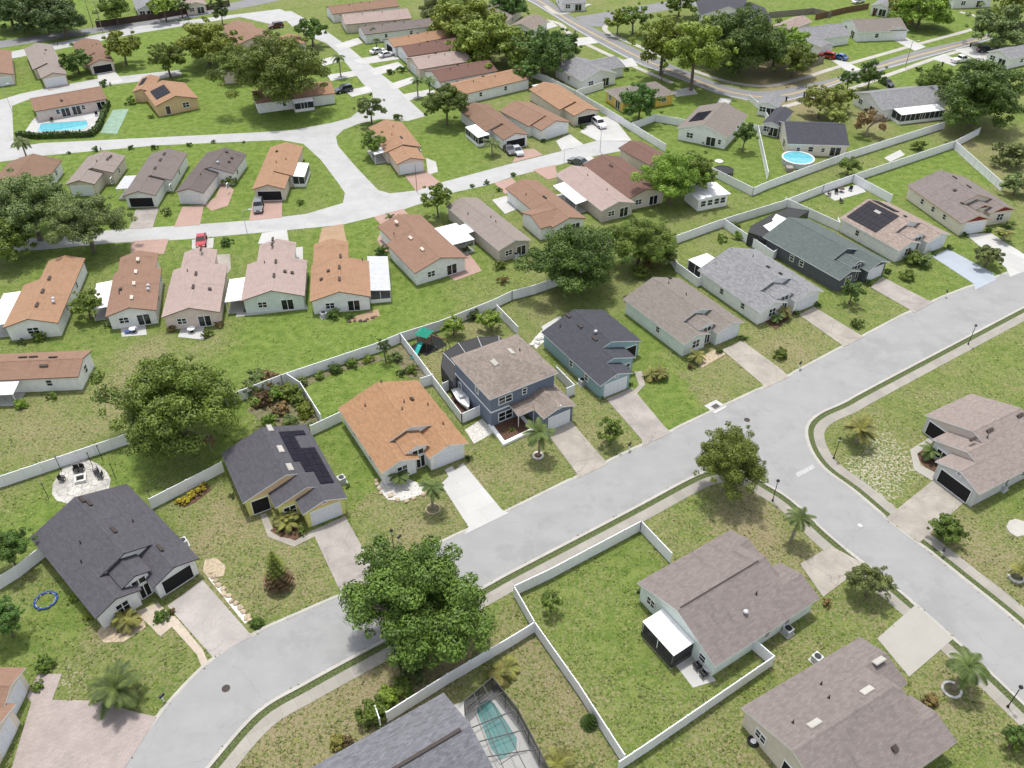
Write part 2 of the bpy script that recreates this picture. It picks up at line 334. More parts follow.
X, Y = np.meshgrid(xs, ys); nx_, ny_ = len(xs), len(ys)
W3 = np.zeros((ny_, nx_, 3)); W3[..., 0] = .3; W3[..., 2] = .35
acc = np.zeros((ny_, nx_)); val = np.zeros((ny_, nx_, 3))
for px, py, r, a, s_, l_ in LAWN:
    p = G(px, py); rr = r * depth(p) / F; ry = rr / max(.35, math.sin(math.atan2(CAM_H, p.y)))
    w = np.exp(-2.2 * (((X - p.x) / rr) ** 2 + ((Y - p.y) / ry) ** 2) ** 1.3)
    acc += w; val += w[..., None] * np.array([a, s_, l_])
W3 = (W3 * .15 + val) / (.15 + acc)[..., None]
LOTS = [([(645,392),(676,372),(704,406),(706,412),(672,431)],0,0,.6),([(676,372),(700,368),(722,351),(762,384),(716,401),(704,406)],.5,.25,0),([(742,341),(760,330),(800,316),(840,345),(788,375)],.5,.05,.05),
 ([(815,308),(842,287),(870,288),(910,312),(864,335)],.3,0,.3),([(884,277),(930,256),(975,285),(934,301)],.15,0,.5),([(345,425),(372,470),(385,480),(365,500),(340,470),(318,440)],.05,0,.7),
 ([(514,597),(640,533),(668,565),(640,583),(716,690),(768,668),(622,762)],.25,.05,.5),([(534,634),(620,762),(560,790),(500,680)],.6,.15,0),([(855,184),(952,150),(998,190),(966,176),(943,166),(907,188),(890,204)],0,0,.85),
 ([(160,508),(224,475),(240,506),(312,531),(340,594),(258,622),(205,560)],.5,.05,.1),([(386,480),(440,488),(466,530),(400,548),(368,556),(346,516)],.5,.05,.05),([(480,425),(548,436),(578,478),(514,508),(466,455)],.42,.05,.1),
 ([(570,420),(606,400),(642,446),(610,462)],.5,.2,0),([(285,386),(380,354),(415,385),(370,382),(325,420)],0,0,.8)]
for px, dr, sa, lu in LOTS:
    P = [G(*p) for p in px]; inn = np.zeros(X.shape, bool)
    for p, q in zip(P, P[1:] + P[:1]): inn ^= ((p.y > Y) != (q.y > Y)) & (X < (q.x - p.x) * (Y - p.y) / ((q.y - p.y) or 1e-9) + p.x)
    W3[inn] = W3[inn] * .25 + np.array([dr, sa, lu]) * .75
Zg = np.zeros_like(X)
me = bpy.data.meshes.new('lawn')
idx = np.arange(nx_ * ny_).reshape(ny_, nx_)
quads = np.stack([idx[:-1, :-1], idx[:-1, 1:], idx[1:, 1:], idx[1:, :-1]], -1).reshape(-1, 4)
me.vertices.add(nx_ * ny_); me.vertices.foreach_set('co', np.stack([X, Y, Zg], -1).ravel())
me.loops.add(quads.size); me.loops.foreach_set('vertex_index', quads.ravel().astype(np.int32))
me.polygons.add(len(quads)); me.polygons.foreach_set('loop_start', np.arange(0, quads.size, 4, dtype=np.int32))
me.update(calc_edges=True)
a_ = me.color_attributes.new('lawn', 'FLOAT_COLOR', 'POINT')
a_.data.foreach_set('color', np.concatenate([W3, np.ones((ny_, nx_, 1))], -1).ravel().astype(np.float32))
me.materials.append(M['lawn'])
tag(link('ground', me), kind='structure')

# ---- near street (main road) and side street
northpx = [(100,800),(125,768),(160,716),(212.5,661),(255,635),(308,611),(363.5,586),(441,544),(512,510),(577,478),(667,434),(762,389),(788,377),(863,337),(933,302),(1024,267),(1090,240),(1160,210)]
southpx = [(180,800),(205,768),(256,711),(306,681),(361,651),(481,587),(512,570),(624.5,511.5),(684.5,479.5)]
cornerW = [(684.5,479.5),(708,470),(733,468),(752,474),(768,484)]
sideW = [(768,484),(793,500),(835.5,539),(898,588),(953,636),(1024,702),(1100,775)]
sideE = [(1120,720),(1024,630),(958,576),(918,544),(885.5,519),(853,491.5),(823,469)]
cornerE = [(823,469),(808,446.5),(805.5,426.5),(818,413),(843,401.5)]
eastS = [(843,401.5),(875,384),(1024,306),(1090,272),(1170,232)]
north = smooth_line(gpts(northpx)); south = smooth_line(gpts(southpx + cornerW[1:] + sideW[1:]))
east = smooth_line(gpts(sideE + cornerE[1:] + eastS[1:]))
road_pts = north + east[::-1] + south[::-1]
sheet('road', road_pts, .012, 'asphalt'); FOOT = [road_pts]
# driveways (dropped kerbs where they meet the road)
DRIVES = [
 ('driveway', [(167.5,606),(202.5,580),(252.5,636.5),(212.5,657)], 'stone_drive'),
 ('driveway', [(312,531),(345,516),(368,557),(384,577),(342,595),(333,576)], 'concrete_pink'),
 ('driveway', [(441,484),(463,463),(502,510),(509,513),(464,535),(468.5,527)], 'concrete_pale'),
 ('driveway', [(549.5,436.5),(557,419),(569,419),(600,455),(608,464),(577,479),(577,474)], 'concrete_tan'),
 ('driveway', [(606,399),(632,388),(664,426),(671,433),(642,447),(642,440)], 'concrete_pink'),
 ('driveway', [(722,350),(741.5,340.5),(782,370),(789,377),(764,389),(762,384)], 'concrete_tan'),
 ('driveway', [(799,315),(814,307),(857,333),(864,337),(844,347),(840,344)], 'concrete_tan'),
 ('driveway', [(870.5,287.5),(882,277),(927,300),(934,302),(914,313),(910,310)], 'concrete_pink'),
 ('driveway', [(932,256.5),(948,249),(993,273),(996,280),(975,290),(974,284)], 'concrete_blue'),
 ('driveway', [(965.5,234.5),(990.5,233),(1030,258),(1050,262),(1010,277),(1006,268)], 'concrete_pale'),
 ('driveway', [(938,476.5),(968,499),(919,543),(886,518)], 'concrete_tan'),
 ('driveway', [(800,564),(831,546),(862,563),(847,579),(823,597)], 'concrete_tan'),
 ('driveway', [(877,638.5),(915.5,605),(953,639),(909,677)], 'concrete_sand'),
 ('driveway', [(-30,800),(12,768),(32,701),(52,700),(100,701),(130,711),(157,717),(125,768),(105,796)], 'paver_mauve'),
]
drops = []
for nm, px, mt in DRIVES:
    P = gpts(px); FOOT.append(P); sheet(nm, P, .035 + .004 * len(drops) % .03, mt); drops.append(P)
def inside_near(p, d=.6):
    for P in drops:
        n = len(P); inn = False
        for i in range(n):
            a, b = P[i], P[(i + 1) % n]
            if (a.y > p.y) != (b.y > p.y) and p.x < (b.x - a.x) * (p.y - a.y) / (b.y - a.y) + a.x: inn = not inn
            ab = b - a; t = max(0, min(1, (p - a).dot(ab) / max(ab.length_squared, 1e-6)))
            if (a + ab * t - p).length < d: return True
        if inn: return True
    return False
def kerb(line, side, name='kerb', w=.42, h=.11, dip=True):
    L = smooth_line(line, .6) if False else line
    o1 = offset(L, 0); o2 = offset(L, side * w); mb = MB()
    hs = [.022 if dip and (inside_near(p) or inside_near(q)) else h for p, q in zip(o1, o2)]
    for i in range(len(L) - 1):
        a, b, c, d = o1[i], o1[i + 1], o2[i + 1], o2[i]
        za, zb = hs[i], hs[i + 1]
        m1, m2 = a.lerp(d, .35), b.lerp(c, .35)
        q = [(a.x, a.y, .02), (b.x, b.y, .02), (m2.x, m2.y, zb), (m1.x, m1.y, za)]
        q2 = [(m1.x, m1.y, za), (m2.x, m2.y, zb), (c.x, c.y, zb), (d.x, d.y, za)]
        q3 = [(d.x, d.y, za), (c.x, c.y, zb), (c.x, c.y, -.2), (d.x, d.y, -.2)]
        for f in (q, q2, q3): mb.face(f if side > 0 else f[::-1])
    return tag(mb.build(name, 'kerb_concrete'), kind='structure')
kerb(north, 1); kerb(south, -1); kerb(east, -1)
def strip(line, d0, d1, z, mat, name):
    a, b = offset(line, d0), offset(line, d1); mb = MB(); FOOT.append(a + b[::-1]); fl = d0 > d1
    for i in range(len(line) - 1):
        q = [(a[i].x, a[i].y, z), (a[i + 1].x, a[i + 1].y, z), (b[i + 1].x, b[i + 1].y, z), (b[i].x, b[i].y, z)]
        mb.face(q[::-1] if fl else q)
    return tag(mb.build(name, mat), kind='structure')
strip(south, -.425, -1.2, .006, 'verge_grass', 'grass_verge'); strip(east, -.425, -1.2, .0065, 'verge_grass', 'grass_verge'); strip(south, -1.15, -2.55, .03, 'sidewalk_concrete', 'sidewalk'); strip(east, -1.15, -2.55, .03, 'sidewalk_concrete', 'sidewalk')
# ---- garden paths and terraces: (pixels, height, material, name)
FLATS = [
 ([(260,515),(266,513),(274,531),(295,541),(313,530),(316,536),(294,547),(268,537)], .05, 'concrete_tan', 'path'),
 ([(145,620),(152,610),(160,613),(176,617),(203,650),(209,665),(202,668),(197,655),(172,627),(160,637)], .05, 'stone_tile', 'path'),
 ([(135,612),(158,603),(168,612),(150,626)], .045, 'stone_tile', 'path'),
 ([(208,578),(214,578),(250,620),(245,624)], .05, 'stone_white', 'path'),
 ([(445,470),(452,466),(461,479),(453,485)], .055, 'concrete_pale', 'path'),
 ([(910,450),(932,436),(936,440),(917,454),(921,466),(938,474),(932,481),(914,470)], .05, 'concrete_sand', 'path'),
 ([(694,361),(714,350),(726,354),(702,368)], .05, 'stone_tan', 'path'),
 ([(634,372),(642,371),(645,385),(636,395),(629,396),(639,385)], .05, 'concrete_tan', 'path'),
 ([(672,661),(694,654),(716,681),(693,688)], .06, 'concrete_pale', 'patio'),
 ([(27,697),(38,674),(62,674),(52,701),(32,703)], .05, 'paver_mauve', 'path'),
 ([(541,327),(560,316),(566,322),(546,334)], .05, 'concrete_pale', 'patio'),
 ([(531,343),(541,331),(548,338),(536,349)], .045, 'stone_white', 'patio'),
 ([(52,494),(53,484),(59,475),(63,468),(74,463),(86,459),(98,464),(107,472),(111,480),(109,489),(101,496),(88,500),(74,506),(62,502),(57,501)], .05, 'flagstone', 'patio'),
 ([(465,430),(482,419),(495,432),(474,444)], .045, 'pebble', 'gravel_yard'),
 ([(448,400),(462,388),(478,412),(466,419)], .05, 'mulch', 'planting_bed'),
 ([(377,488),(385,475),(405,478),(430,488),(424,494),(402,501),(388,500)], .06, 'pebble', 'planting_bed'),
 ([(97,634),(104,622),(122,618),(140,612),(146,627),(124,642),(104,643)], .055, 'stone_tan', 'planting_bed'),
 ([(270,531),(283,521),(307,531),(296,540),(280,537)], .06, 'mulch', 'planting_bed'),
 ([(203,571),(205,560),(216,558),(226,566),(224,576),(209,579)], .05, 'stone_tan', 'planting_bed'),
 ([(762,319),(785,304),(796,312),(776,330)], .05, 'mulch', 'planting_bed'),
 ([(176,502),(190,494),(207,483),(211,490),(196,502),(184,508)], .04, 'mulch', 'planting_bed'),
 ([(288,385),(330,370),(378,355),(386,360),(350,369),(318,380),(298,392)], .04, 'soil', 'planting_bed'),
 ([(386,352),(401,345),(420,366),(428,379),(408,378),(398,362)], .04, 'soil', 'planting_bed'),
 ([(247,410),(262,396),(285,388),(300,393),(320,423),(300,433),(270,428)], .04, 'soil', 'planting_bed'),
 ([(884,158),(900,150),(905,155),(890,162)], .05, 'concrete_pale', 'patio'),
 ([(823,193),(860,184),(866,192),(835,201)], .055, 'concrete_pale', 'patio'),
 ([(409,347),(436,334),(447,345),(426,356)], .05, 'rubber', 'play_mat'),
 ([(704,406),(716,400),(727,407),(715,414)], .06, 'concrete_pale', 'concrete_apron'),
 ([(1006,527),(1009,521),(1015,519),(1026,522),(1034,531),(1026,535),(1017,537),(1010,533)], .06, 'kerb_concrete', 'gravel_bed'),
 ([(915,455),(934,442),(944,452),(938,474),(924,466)], .04, 'mulch', 'planting_bed'),
 # village drives and terraces
 ([(131,243),(134,241),(169,239),(164,254),(131,256)], .05, 'paver_salmon', 'driveway'),
 ([(374,217),(403,209),(408,214),(392,224),(386,236),(394,250),(384,252),(377,240),(383,228)], .05, 'paver_salmon', 'driveway'),
 ([(322,228),(343,224),(347,243),(318,245)], .05, 'paver_tan', 'driveway'),
 ([(136,209.5),(159,208),(152.5,228),(129,229)], .05, 'concrete_pink', 'driveway'),
 ([(182.5,207),(204,205),(200,225),(174,227)], .05, 'paver_salmon', 'driveway'),
 ([(204,205),(216,197),(222,180),(234,190),(228,206),(212,211)], .045, 'paver_salmon', 'path'),
 ([(253,200),(282,199),(282,217.5),(249,221)], .05, 'paver_salmon', 'driveway'),
 ([(405,176),(426,171),(441,183),(416,191)], .05, 'paver_salmon', 'driveway'),
 ([(426,158),(436,162),(438,172),(428,175)], .045, 'concrete_pale', 'path'),
 ([(520,150),(534,149),(543,155),(512,163)], .05, 'paver_salmon', 'driveway'),
 ([(556,141),(569.5,134),(584,145),(562,151)], .05, 'concrete_pale', 'driveway'),
 ([(580,132),(596,118),(612,116),(632,141),(597,141)], .05, 'concrete_pale', 'driveway'),
 ([(494,183),(512,178),(522,188),(505,194)], .05, 'paver_salmon', 'driveway'),
 ([(533,170),(555,165),(558,177),(548,180)], .05, 'paver_salmon', 'driveway'),
 ([(570,162),(590,156),(604,164),(590,172)], .05, 'concrete_pale', 'driveway'),
 ([(455,258),(468,252),(482,271),(455,281),(447,275)], .05, 'paver_salmon', 'patio'),
 ([(492,200),(506,196),(520,208),(505,214)], .05, 'concrete_pale', 'patio'),
 ([(178,337),(182,326),(204,325),(204,340)], .05, 'concrete_pale', 'patio'),
 ([(237,312),(306,304),(308,309),(236,317)], .05, 'concrete_pale', 'path'),
 ([(120,325),(145,323),(147,335),(122,337)], .05, 'concrete_pale', 'patio'),
 ([(290,248),(303,247),(303,262),(293,268)], .05, 'concrete_pale', 'path'),
 ([(213,255),(230,254),(231,270),(222,278)], .05, 'concrete_tan', 'path'),
 ([(192,240),(214,238),(213,248),(192,249)], .045, 'concrete_pale', 'driveway'),
 ([(262,233),(287,230),(289,243),(258,244)], .045, 'concrete_pale', 'driveway'),
 ([(350,318),(378,309),(380,316),(370,321),(349,322)], .05, 'paver_tan', 'patio'),
 ([(48,84),(66,80),(70,86),(48,91)], .05, 'concrete_pink', 'driveway'),
 ([(97,72),(112,68),(124,82),(99,86)], .05, 'concrete_pale', 'driveway'),
 ([(400,95),(432,89),(437,93),(408,101)], .05, 'concrete_pale', 'driveway'),
 ([(387,85),(412,77),(418,81),(394,90)], .05, 'concrete_pale', 'driveway'),
 ([(367,70),(398,62),(404,67),(376,76)], .05, 'concrete_pale', 'driveway'),
 ([(352,60),(392,53),(400,59),(362,65)], .05, 'concrete_pale', 'driveway'),
 ([(334,45),(358,38),(363,43),(340,51)], .05, 'concrete_pale', 'driveway'),
 ([(316,61),(336,56),(342,61),(320,67)], .05, 'concrete_pale', 'driveway'),
 ([(327,75),(354,71),(357,76),(331,81)], .05, 'concrete_pale', 'driveway'),
 ([(345,91),(368,86),(373,92),(352,97)], .05, 'concrete_pale', 'driveway'),
 ([(614,62),(632,58),(638,66),(612,69)], .05, 'concrete_pale', 'driveway'),
 ([(672,91),(692,87),(698,94),(676,97)], .05, 'concrete_pale', 'driveway'),
 ([(716,105),(720,98),(732,99),(728,106)], .05, 'concrete_pale', 'driveway'),
 ([(831,60),(845,61),(862,70),(848,72)], .05, 'concrete_pale', 'driveway'),
 ([(893,40),(905,37),(926,47),(915,51)], .05, 'concrete_pale', 'driveway'),
 ([(931,59),(944,54),(962,62),(954,66)], .05, 'concrete_pale', 'driveway'),
 ([(954,50),(975,46),(1010,62),(992,66)], .05, 'concrete_pale', 'driveway'),
 ([(567,39),(590,37),(598,43),(570,47)], .05, 'concrete_pale', 'driveway'),
 ([(537,26),(552,22),(558,26),(542,31)], .05, 'concrete_pale', 'driveway'),
 # clubhouse pool deck and court
 ([(24,133),(33,120),(45,108),(103,98),(108,103),(92,131),(26,137)], .06, 'concrete_pale', 'pool_deck'),
 ([(100,133),(113,110),(129,109),(117,134)], .05, 'court_green', 'sports_court'),
]
for i, (px, z, mt, nm) in enumerate(FLATS):
    if px[0] != px[1]: FOOT.append(gpts(px)); sheet(nm, gpts(px), z + .0006 * (i % 9), mt)
# ---- village streets
STREETS = [
 [(-40,160),(0,162),(45,155.5),(155,145.5),(256,141),(281,140),(303.5,144),(321,160),(336,180),(345,193),(343,203),(333,206),(306,214),(256,220),(175,226),(112,230),(40,238),(-60,245),(-60,256),(40,250),(112,243),(185,239.5),(256,233),(321,227),(343.5,224.5),(373.5,217),(403.5,209.5),(456,192),(488,185),(512,177),(562,164),(589,157),(627,150),(638,146),(629,141.5),(597,140.5),(562,151),(512,163.5),(441,182.5),(416,190.5),(390,193.5),(378,190),(356,167),(338,146),(336,137),(343,130),(358,124),(380,119),(408,121),(426,116),(412,103),(394,84),(376,70),(350,48),(322,28),(312,22),(300,16),(291,11),(272,13),(281,16),(292,26),(308,36),(326,43),(337,52),(345,62),(356,75),(364,85),(372,92),(373,97),(365,106),(350,118),(331,123),(293.5,130),(256,132.5),(125,139),(42,143),(0,150),(-40,150)],
 [(-40,105),(0,100),(20,94),(50,87.5),(97,79),(160,72),(180,70),(182,75),(160,79),(110,85),(100,88),(27,100),(12,106),(14,146),(2,152),(-40,152)],
 [(-60,56),(0,54),(85,37),(140,26),(256,12),(280,9),(300,18),(270,24),(240,17),(140,33),(85,44),(0,61),(-60,68)],
]
for i, s in enumerate(STREETS): FOOT.append(gpts(s)); sheet('street', gpts(s), .02 + .004 * i, 'street_pale')
sheet('road', gpts([(-80,60),(0,48),(100,32.5),(175,21),(256,5.5),(300,-4),(280,-8),(250,-1),(180,14),(100,26.5),(0,41),(-80,50)]), .016, 'asphalt_grey')
up_bot = [(500,-10),(530,2),(579,32),(632,61),(660,72),(684,81),(717,93.5),(740,99),(768,103.5),(787,101),(805,96.5),(850,80),(880,71),(975,44.5),(1060,20)]
up_top = [(520,-14),(548,0),(571,16),(594,28),(647,54),(697,75),(727,86),(750,90.5),(768,91),(790,88),(812,83),(838,77),(905,54),(975,37),(1050,14)]
ub, ut = smooth_line(gpts(up_bot), 2), smooth_line(gpts(up_top), 2)
sheet('road', ub + ut[::-1], .014, 'asphalt_grey')
sheet('road', gpts([(588,26),(575,17),(600,13),(640,6),(700,-4),(740,-12),(770,-12),(710,3),(650,13),(622,20),(604,27)]), .018, 'asphalt_grey')
mid = [a.lerp(ut[min(len(ut) - 1, int(i * len(ut) / len(ub)))], .5) for i, a in enumerate(ub)]
for d in (-.18, .18): 
    mb = MB(); a, b2 = offset(mid, d - .07), offset(mid, d + .07)
    for i in range(len(mid) - 1): mb.face([(p.x, p.y, .024) for p in (b2[i], b2[i + 1], a[i + 1], a[i])][::-1])
    tag(mb.build('road_marking', 'paint_yellow'), kind='structure')
for px in ([(545,20),(560,24),(575,38),(620,60),(672,83)], [(612,24),(606,26),(605,30),(614,36),(643,48),(668,60)], [(692,70),(718,79),(740,84),(768,86),(800,79),(838,67),(908,47),(985,25),(978,17),(960,12)], [(783,107),(813,99),(850,89),(883,77),(933,59),(960,51)], [(590,4),(560,14),(545,6)]):
    L = smooth_line(gpts(px), 2); strip(L, -.8, .8, .031, 'kerb_concrete', 'sidewalk')
# white edge line along the grey road
strip(offset(ub, .5), 0, .14, .022, 'paint_white', 'road_marking')

mb = MB(); mb.face([(p.x, p.y, .018) for p in gpts([(798,477),(815,468),(812.5,464.5),(795.5,473.5)])]); tag(mb.build('road_marking', 'paint_worn'), kind='structure')
# ================================================================ HOUSES
_wc = {}
def win_mesh(w, h, kind, trim):
    k = (round(w, 2), round(h, 2), kind, trim)
    if k in _wc: return _wc[k]
    fr, gl = MB(), MB(); t = .09
    if kind == 'garage':
        fr.box(-w / 2, w / 2, -.07, .05, 0, h)
        n = 4
        for i in range(n):
            for j in range(max(2, int(w / .7))):
                nn = max(2, int(w / .7)); a = -w / 2 + .1 + j * (w - .2) / nn; zz = .06 + i * (h - .1) / n
                fr.box(a + .05, a + (w - .2) / nn - .05, -.10, -.06, zz + .06, zz + (h - .1) / n - .06)
        gl.box(-w / 2 - .1, w / 2 + .1, -.05, .04, h, h + .12); gl.box(-w / 2 - .1, -w / 2, -.05, .04, 0, h); gl.box(w / 2, w / 2 + .1, -.05, .04, 0, h)
    else:
        nb = {'slider': 2, 'window': 2 if w > 1.2 else 1, 'door': 1, 'open': 1}[kind]
        fr.box(-w / 2, w / 2, -.10, .03, 0, t); fr.box(-w / 2, w / 2, -.10, .03, h - t, h)
        for i in range(nb + 1):
            x = -w / 2 + t / 2 + i * (w - t) / nb; fr.box(x - t / 2, x + t / 2, -.105, .028, t * .9, h - t * .9)
        if kind == 'window': fr.box(-w / 2 + t, w / 2 - t, -.09, .02, h / 2 - .03, h / 2 + .03)
        gl.box(-w / 2 + .04, w / 2 - .04, -.05, .02, .04, h - .04)
    a = fr.mesh('window_frame', [trim]); b = gl.mesh('window_pane', ['glass_dark' if kind in ('window', 'slider') else ('trim_white' if kind == 'garage' else ('opening_shade_ash' if kind == 'open' else 'wood_dark'))])  # open kind: solid near-black panel, the shade of a recess put into its colour
    _wc[k] = (a, b); return a, b
_vc = {}
def vent_mesh(kind):
    if kind in _vc: return _vc[kind]
    mb = MB()
    if kind == 'ridge': mb.box(-.16, .16, -.55, .55, 0, .16); mb.box(-.2, .2, -.6, .6, .13, .19); mt = 'vent_dark'
    elif kind == 'tan': mb.box(-.2, .2, -.5, .5, 0, .2); mb.box(-.24, .24, -.55, .55, .18, .24); mt = 'ridge_tan'
    elif kind == 'pipe': mb.lathe([(.16, 0), (.09, .06), (.07, .08), (.07, .45), (0, .45)], 8); mt = 'vent_dark'
    elif kind == 'skylight': mb.box(-.35, .35, -.7, .7, 0, .1); mb.box(-.3, .3, -.64, .64, .1, .14); mt = 'kerb_concrete'
    elif kind == 'box': mb.box(-.22, .22, -.25, .25, 0, .2); mb.box(-.27, .27, -.3, .3, .18, .24); mt = 'vent_dark'
    elif kind == 'turbine': mb.lathe([(.12, 0), (.12, .2), (.25, .26), (.28, .4), (.18, .52), (0, .55)], 10); mt = 'metal_grey'
    _vc[kind] = mb.mesh('roof_vent', [mt]); return _vc[kind]
class House:
    def __init__(s, label, A, B, C, D, roof, wall, trim='trim_white', he=2.7, sl=.36, group=None, name='house', ez=None, o=.42):
        s.he, s.sl, s.o = he, sl, o; z = (he - .1) if ez is None else ez
        P = [(p if isinstance(p, Vector) else G(*p, z)) if p else None for p in (A, B, C, D)]
        a, b, c, d = P
        if a is None: a = b + d - c
        if b is None: b = a + c - d
        if c is None: c = b + d - a
        if d is None: d = a + c - b
        u = (c - b) + (d - a); v = (b - a) + (c - d)
        au, av = math.atan2(u.y, u.x), math.atan2(v.y, v.x) + math.pi / 2
        lu, lv = u.length, v.length
        av += round((au - av) / (2 * math.pi)) * 2 * math.pi
        ang = (au * lu + av * lv) / (lu + lv)
        s.uy = Vector((math.cos(ang), math.sin(ang), 0)); s.ux = Vector((s.uy.y, -s.uy.x, 0))
        s.w, s.l = v.length / 2, u.length / 2
        cen = (a + b + c + d) / 4; org = cen - s.uy * s.l / 2; org.z = 0
        s.W = s.w - 2 * o; s.root = empty(name, org, ang - math.pi / 2, label, 'house', group)
        FOOT.append([org + s.ux * x * s.w + s.uy * y * s.l for x, y in ((-.47, .02), (.47, .02), (.47, .98), (-.47, .98))]); s.b = []; s.roofm, s.wallm, s.trim = roof, wall, trim; s.extra = []
        print('HOUSE %5.1f x %5.1f  skew %5.1f  %s' % (s.w, s.l, math.degrees(au - av), label))
    def blk(s, x0, x1, y0, y1, he=None, axis='y', sl=None, hip=(0, 0), wall=True, rake=.32):
        k = len(s.b)
        s.b.append(dict(x0=x0 + .007 * k, x1=x1 - .007 * k, y0=y0 + .005 * k, y1=y1 - .005 * k, he=(he or s.he) - .005 * k, axis=axis, sl=sl or s.sl, hip=hip, wall=wall, rake=rake)); return s
    def main(s, y0=None, y1=None, **k): return s.blk(-s.W / 2, s.W / 2, .35 if y0 is None else y0, s.l - .35 if y1 is None else y1, **k)
    def win(s, face, pos, z, w, h, kind='window', plane=None, label=None, trim=None):
        rz = {'F': 0, 'R': 90, 'B': 180, 'L': -90}[face]
        pl = {'F': .35, 'R': s.W / 2, 'B': s.l - .35, 'L': -s.W / 2}[face] if plane is None else plane
        loc = (pos, pl, z) if face in 'FB' else (pl, pos, z)
        fr, gl = win_mesh(w, h, kind, trim or ('trim_white' if kind != 'garage' else 'garage_white'))
        nm = {'garage': 'garage_door', 'door': 'door', 'slider': 'sliding_door', 'open': 'painted_opening'}.get(kind, 'window')
        f = link(nm, fr, s.root, loc, R(rz)); link('frame' if kind == 'garage' else 'pane', gl, f)
        if label: f['label'] = label
        return s
    def zroof(s, x, b=None):
        b = b or s.b[0]; return b['he'] + b['sl'] * ((b['x1'] - b['x0']) / 2 - abs(x - (b['x0'] + b['x1']) / 2)) + .16
    def vent(s, x, y, kind='ridge', bi=0, rot=0):
        b = s.b[bi]; o = link({'skylight': 'skylight', 'pipe': 'vent_pipe'}.get(kind, 'roof_vent'), vent_mesh(kind), s.root, (x, y, s.zroof(x, b)))
        xm = (b['x0'] + b['x1']) / 2; t = math.atan(b['sl']) * (1 if x < xm else -1)
        if kind == 'pipe' or kind == 'turbine': t = 0
        o.rotation_euler = (0, -t, rot); return s
    def solar(s, x0, x1, y0, y1, nx, ny, bi=0):
        b = s.b[bi]; mb = MB(); xm = (b['x0'] + b['x1']) / 2
        for i in range(nx):
            for j in range(ny):
                a0, a1 = x0 + (x1 - x0) * i / nx + .02, x0 + (x1 - x0) * (i + 1) / nx - .02
                c0, c1 = y0 + (y1 - y0) * j / ny + .02, y0 + (y1 - y0) * (j + 1) / ny - .02
                z0, z1 = s.zroof(a0, b) + .07, s.zroof(a1, b) + .07
                t = [(a0, c0, z0 + .05), (a1, c0, z1 + .05), (a1, c1, z1 + .05), (a0, c1, z0 + .05)]; u = [(p[0], p[1], p[2] - .05) for p in t]
                mb.face(t); mb.face(u[::-1])
                for q in range(4): mb.face([u[q], u[(q + 1) % 4], t[(q + 1) % 4], t[q]])
        mb.build('solar_panel', 'solar', s.root); return s
    def porch(s, x0, x1, y0, y1, zin=2.5, zout=2.3, side='R', mat='metal_white', posts=True, screen=None, gap=0, label=None, fmat='trim_white'):
        """flat sheet roof on posts, attached to the wall at one side"""
        mb = MB(); hi = {'R': lambda x, y: x - x0, 'L': lambda x, y: x1 - x, 'F': lambda x, y: y1 - y, 'B': lambda x, y: y - y0}[side]
        span = (x1 - x0) if side in 'RL' else (y1 - y0)
        Z = lambda x, y: zin + (zout - zin) * hi(x, y) / span
        c = [(x0, y0), (x1, y0), (x1, y1), (x0, y1)]
        top = [(x, y, Z(x, y) + .1) for x, y in c]; bot = [(x, y, Z(x, y)) for x, y in c]
        mb.face(top); mb.face(bot[::-1])
        for q in range(4): mb.face([bot[q], bot[(q + 1) % 4], top[(q + 1) % 4], top[q]])
        n = int((x1 - x0 if side in 'FB' else y1 - y0) / .4)
        for i in range(1, n):  # standing seams
            if side in 'RL':
                y = y0 + (y1 - y0) * i / n; mb.bar((x0, y, Z(x0, y) + .11), (x1, y, Z(x1, y) + .11), .018)
            else:
                x = x0 + (x1 - x0) * i / n; mb.bar((x, y0, Z(x, y0) + .11), (x, y1, Z(x, y1) + .11), .018)
        o = mb.build('porch_roof', mat, s.root)
        if label: o['label'] = label
        pb = MB(); e = .12
        pts = {'R': [(x1 - e, y0 + e), (x1 - e, (y0 + y1) / 2), (x1 - e, y1 - e)], 'L': [(x0 + e, y0 + e), (x0 + e, (y0 + y1) / 2), (x0 + e, y1 - e)],
               'F': [(x0 + e, y0 + e), ((x0 + x1) / 2, y0 + e), (x1 - e, y0 + e)], 'B': [(x0 + e, y1 - e), ((x0 + x1) / 2, y1 - e), (x1 - e, y1 - e)]}[side]
        for x, y in pts: link('porch_post', s._post(Z(x, y)), s.root, (x, y, 0))
        mb = MB(); mb.box(x0 + .03, x1 - .03, y0 + .03, y1 - .03, -.05, .07); mb.build('porch_floor', 'concrete_pale', s.root)
        if screen:
            sb = MB(); zt = min(zin, zout) - .04
            loop = [c[i] for i in {'R': (0, 1, 2, 3), 'L': (2, 3, 0, 1), 'F': (3, 0, 1, 2), 'B': (1, 2, 3, 0)}[side]]
            for (ax, ay), (bx, by) in zip(loop[:-1], loop[1:]):
                ax, bx = [min(max(v, x0 + .1), x1 - .1) for v in (ax, bx)]; ay, by = [min(max(v, y0 + .1), y1 - .1) for v in (ay, by)]
                sb.face([(ax, ay, .72), (bx, by, .72), (bx, by, zt), (ax, ay, zt)])
            sb.build('porch_screen', screen, s.root)
            kb = MB()
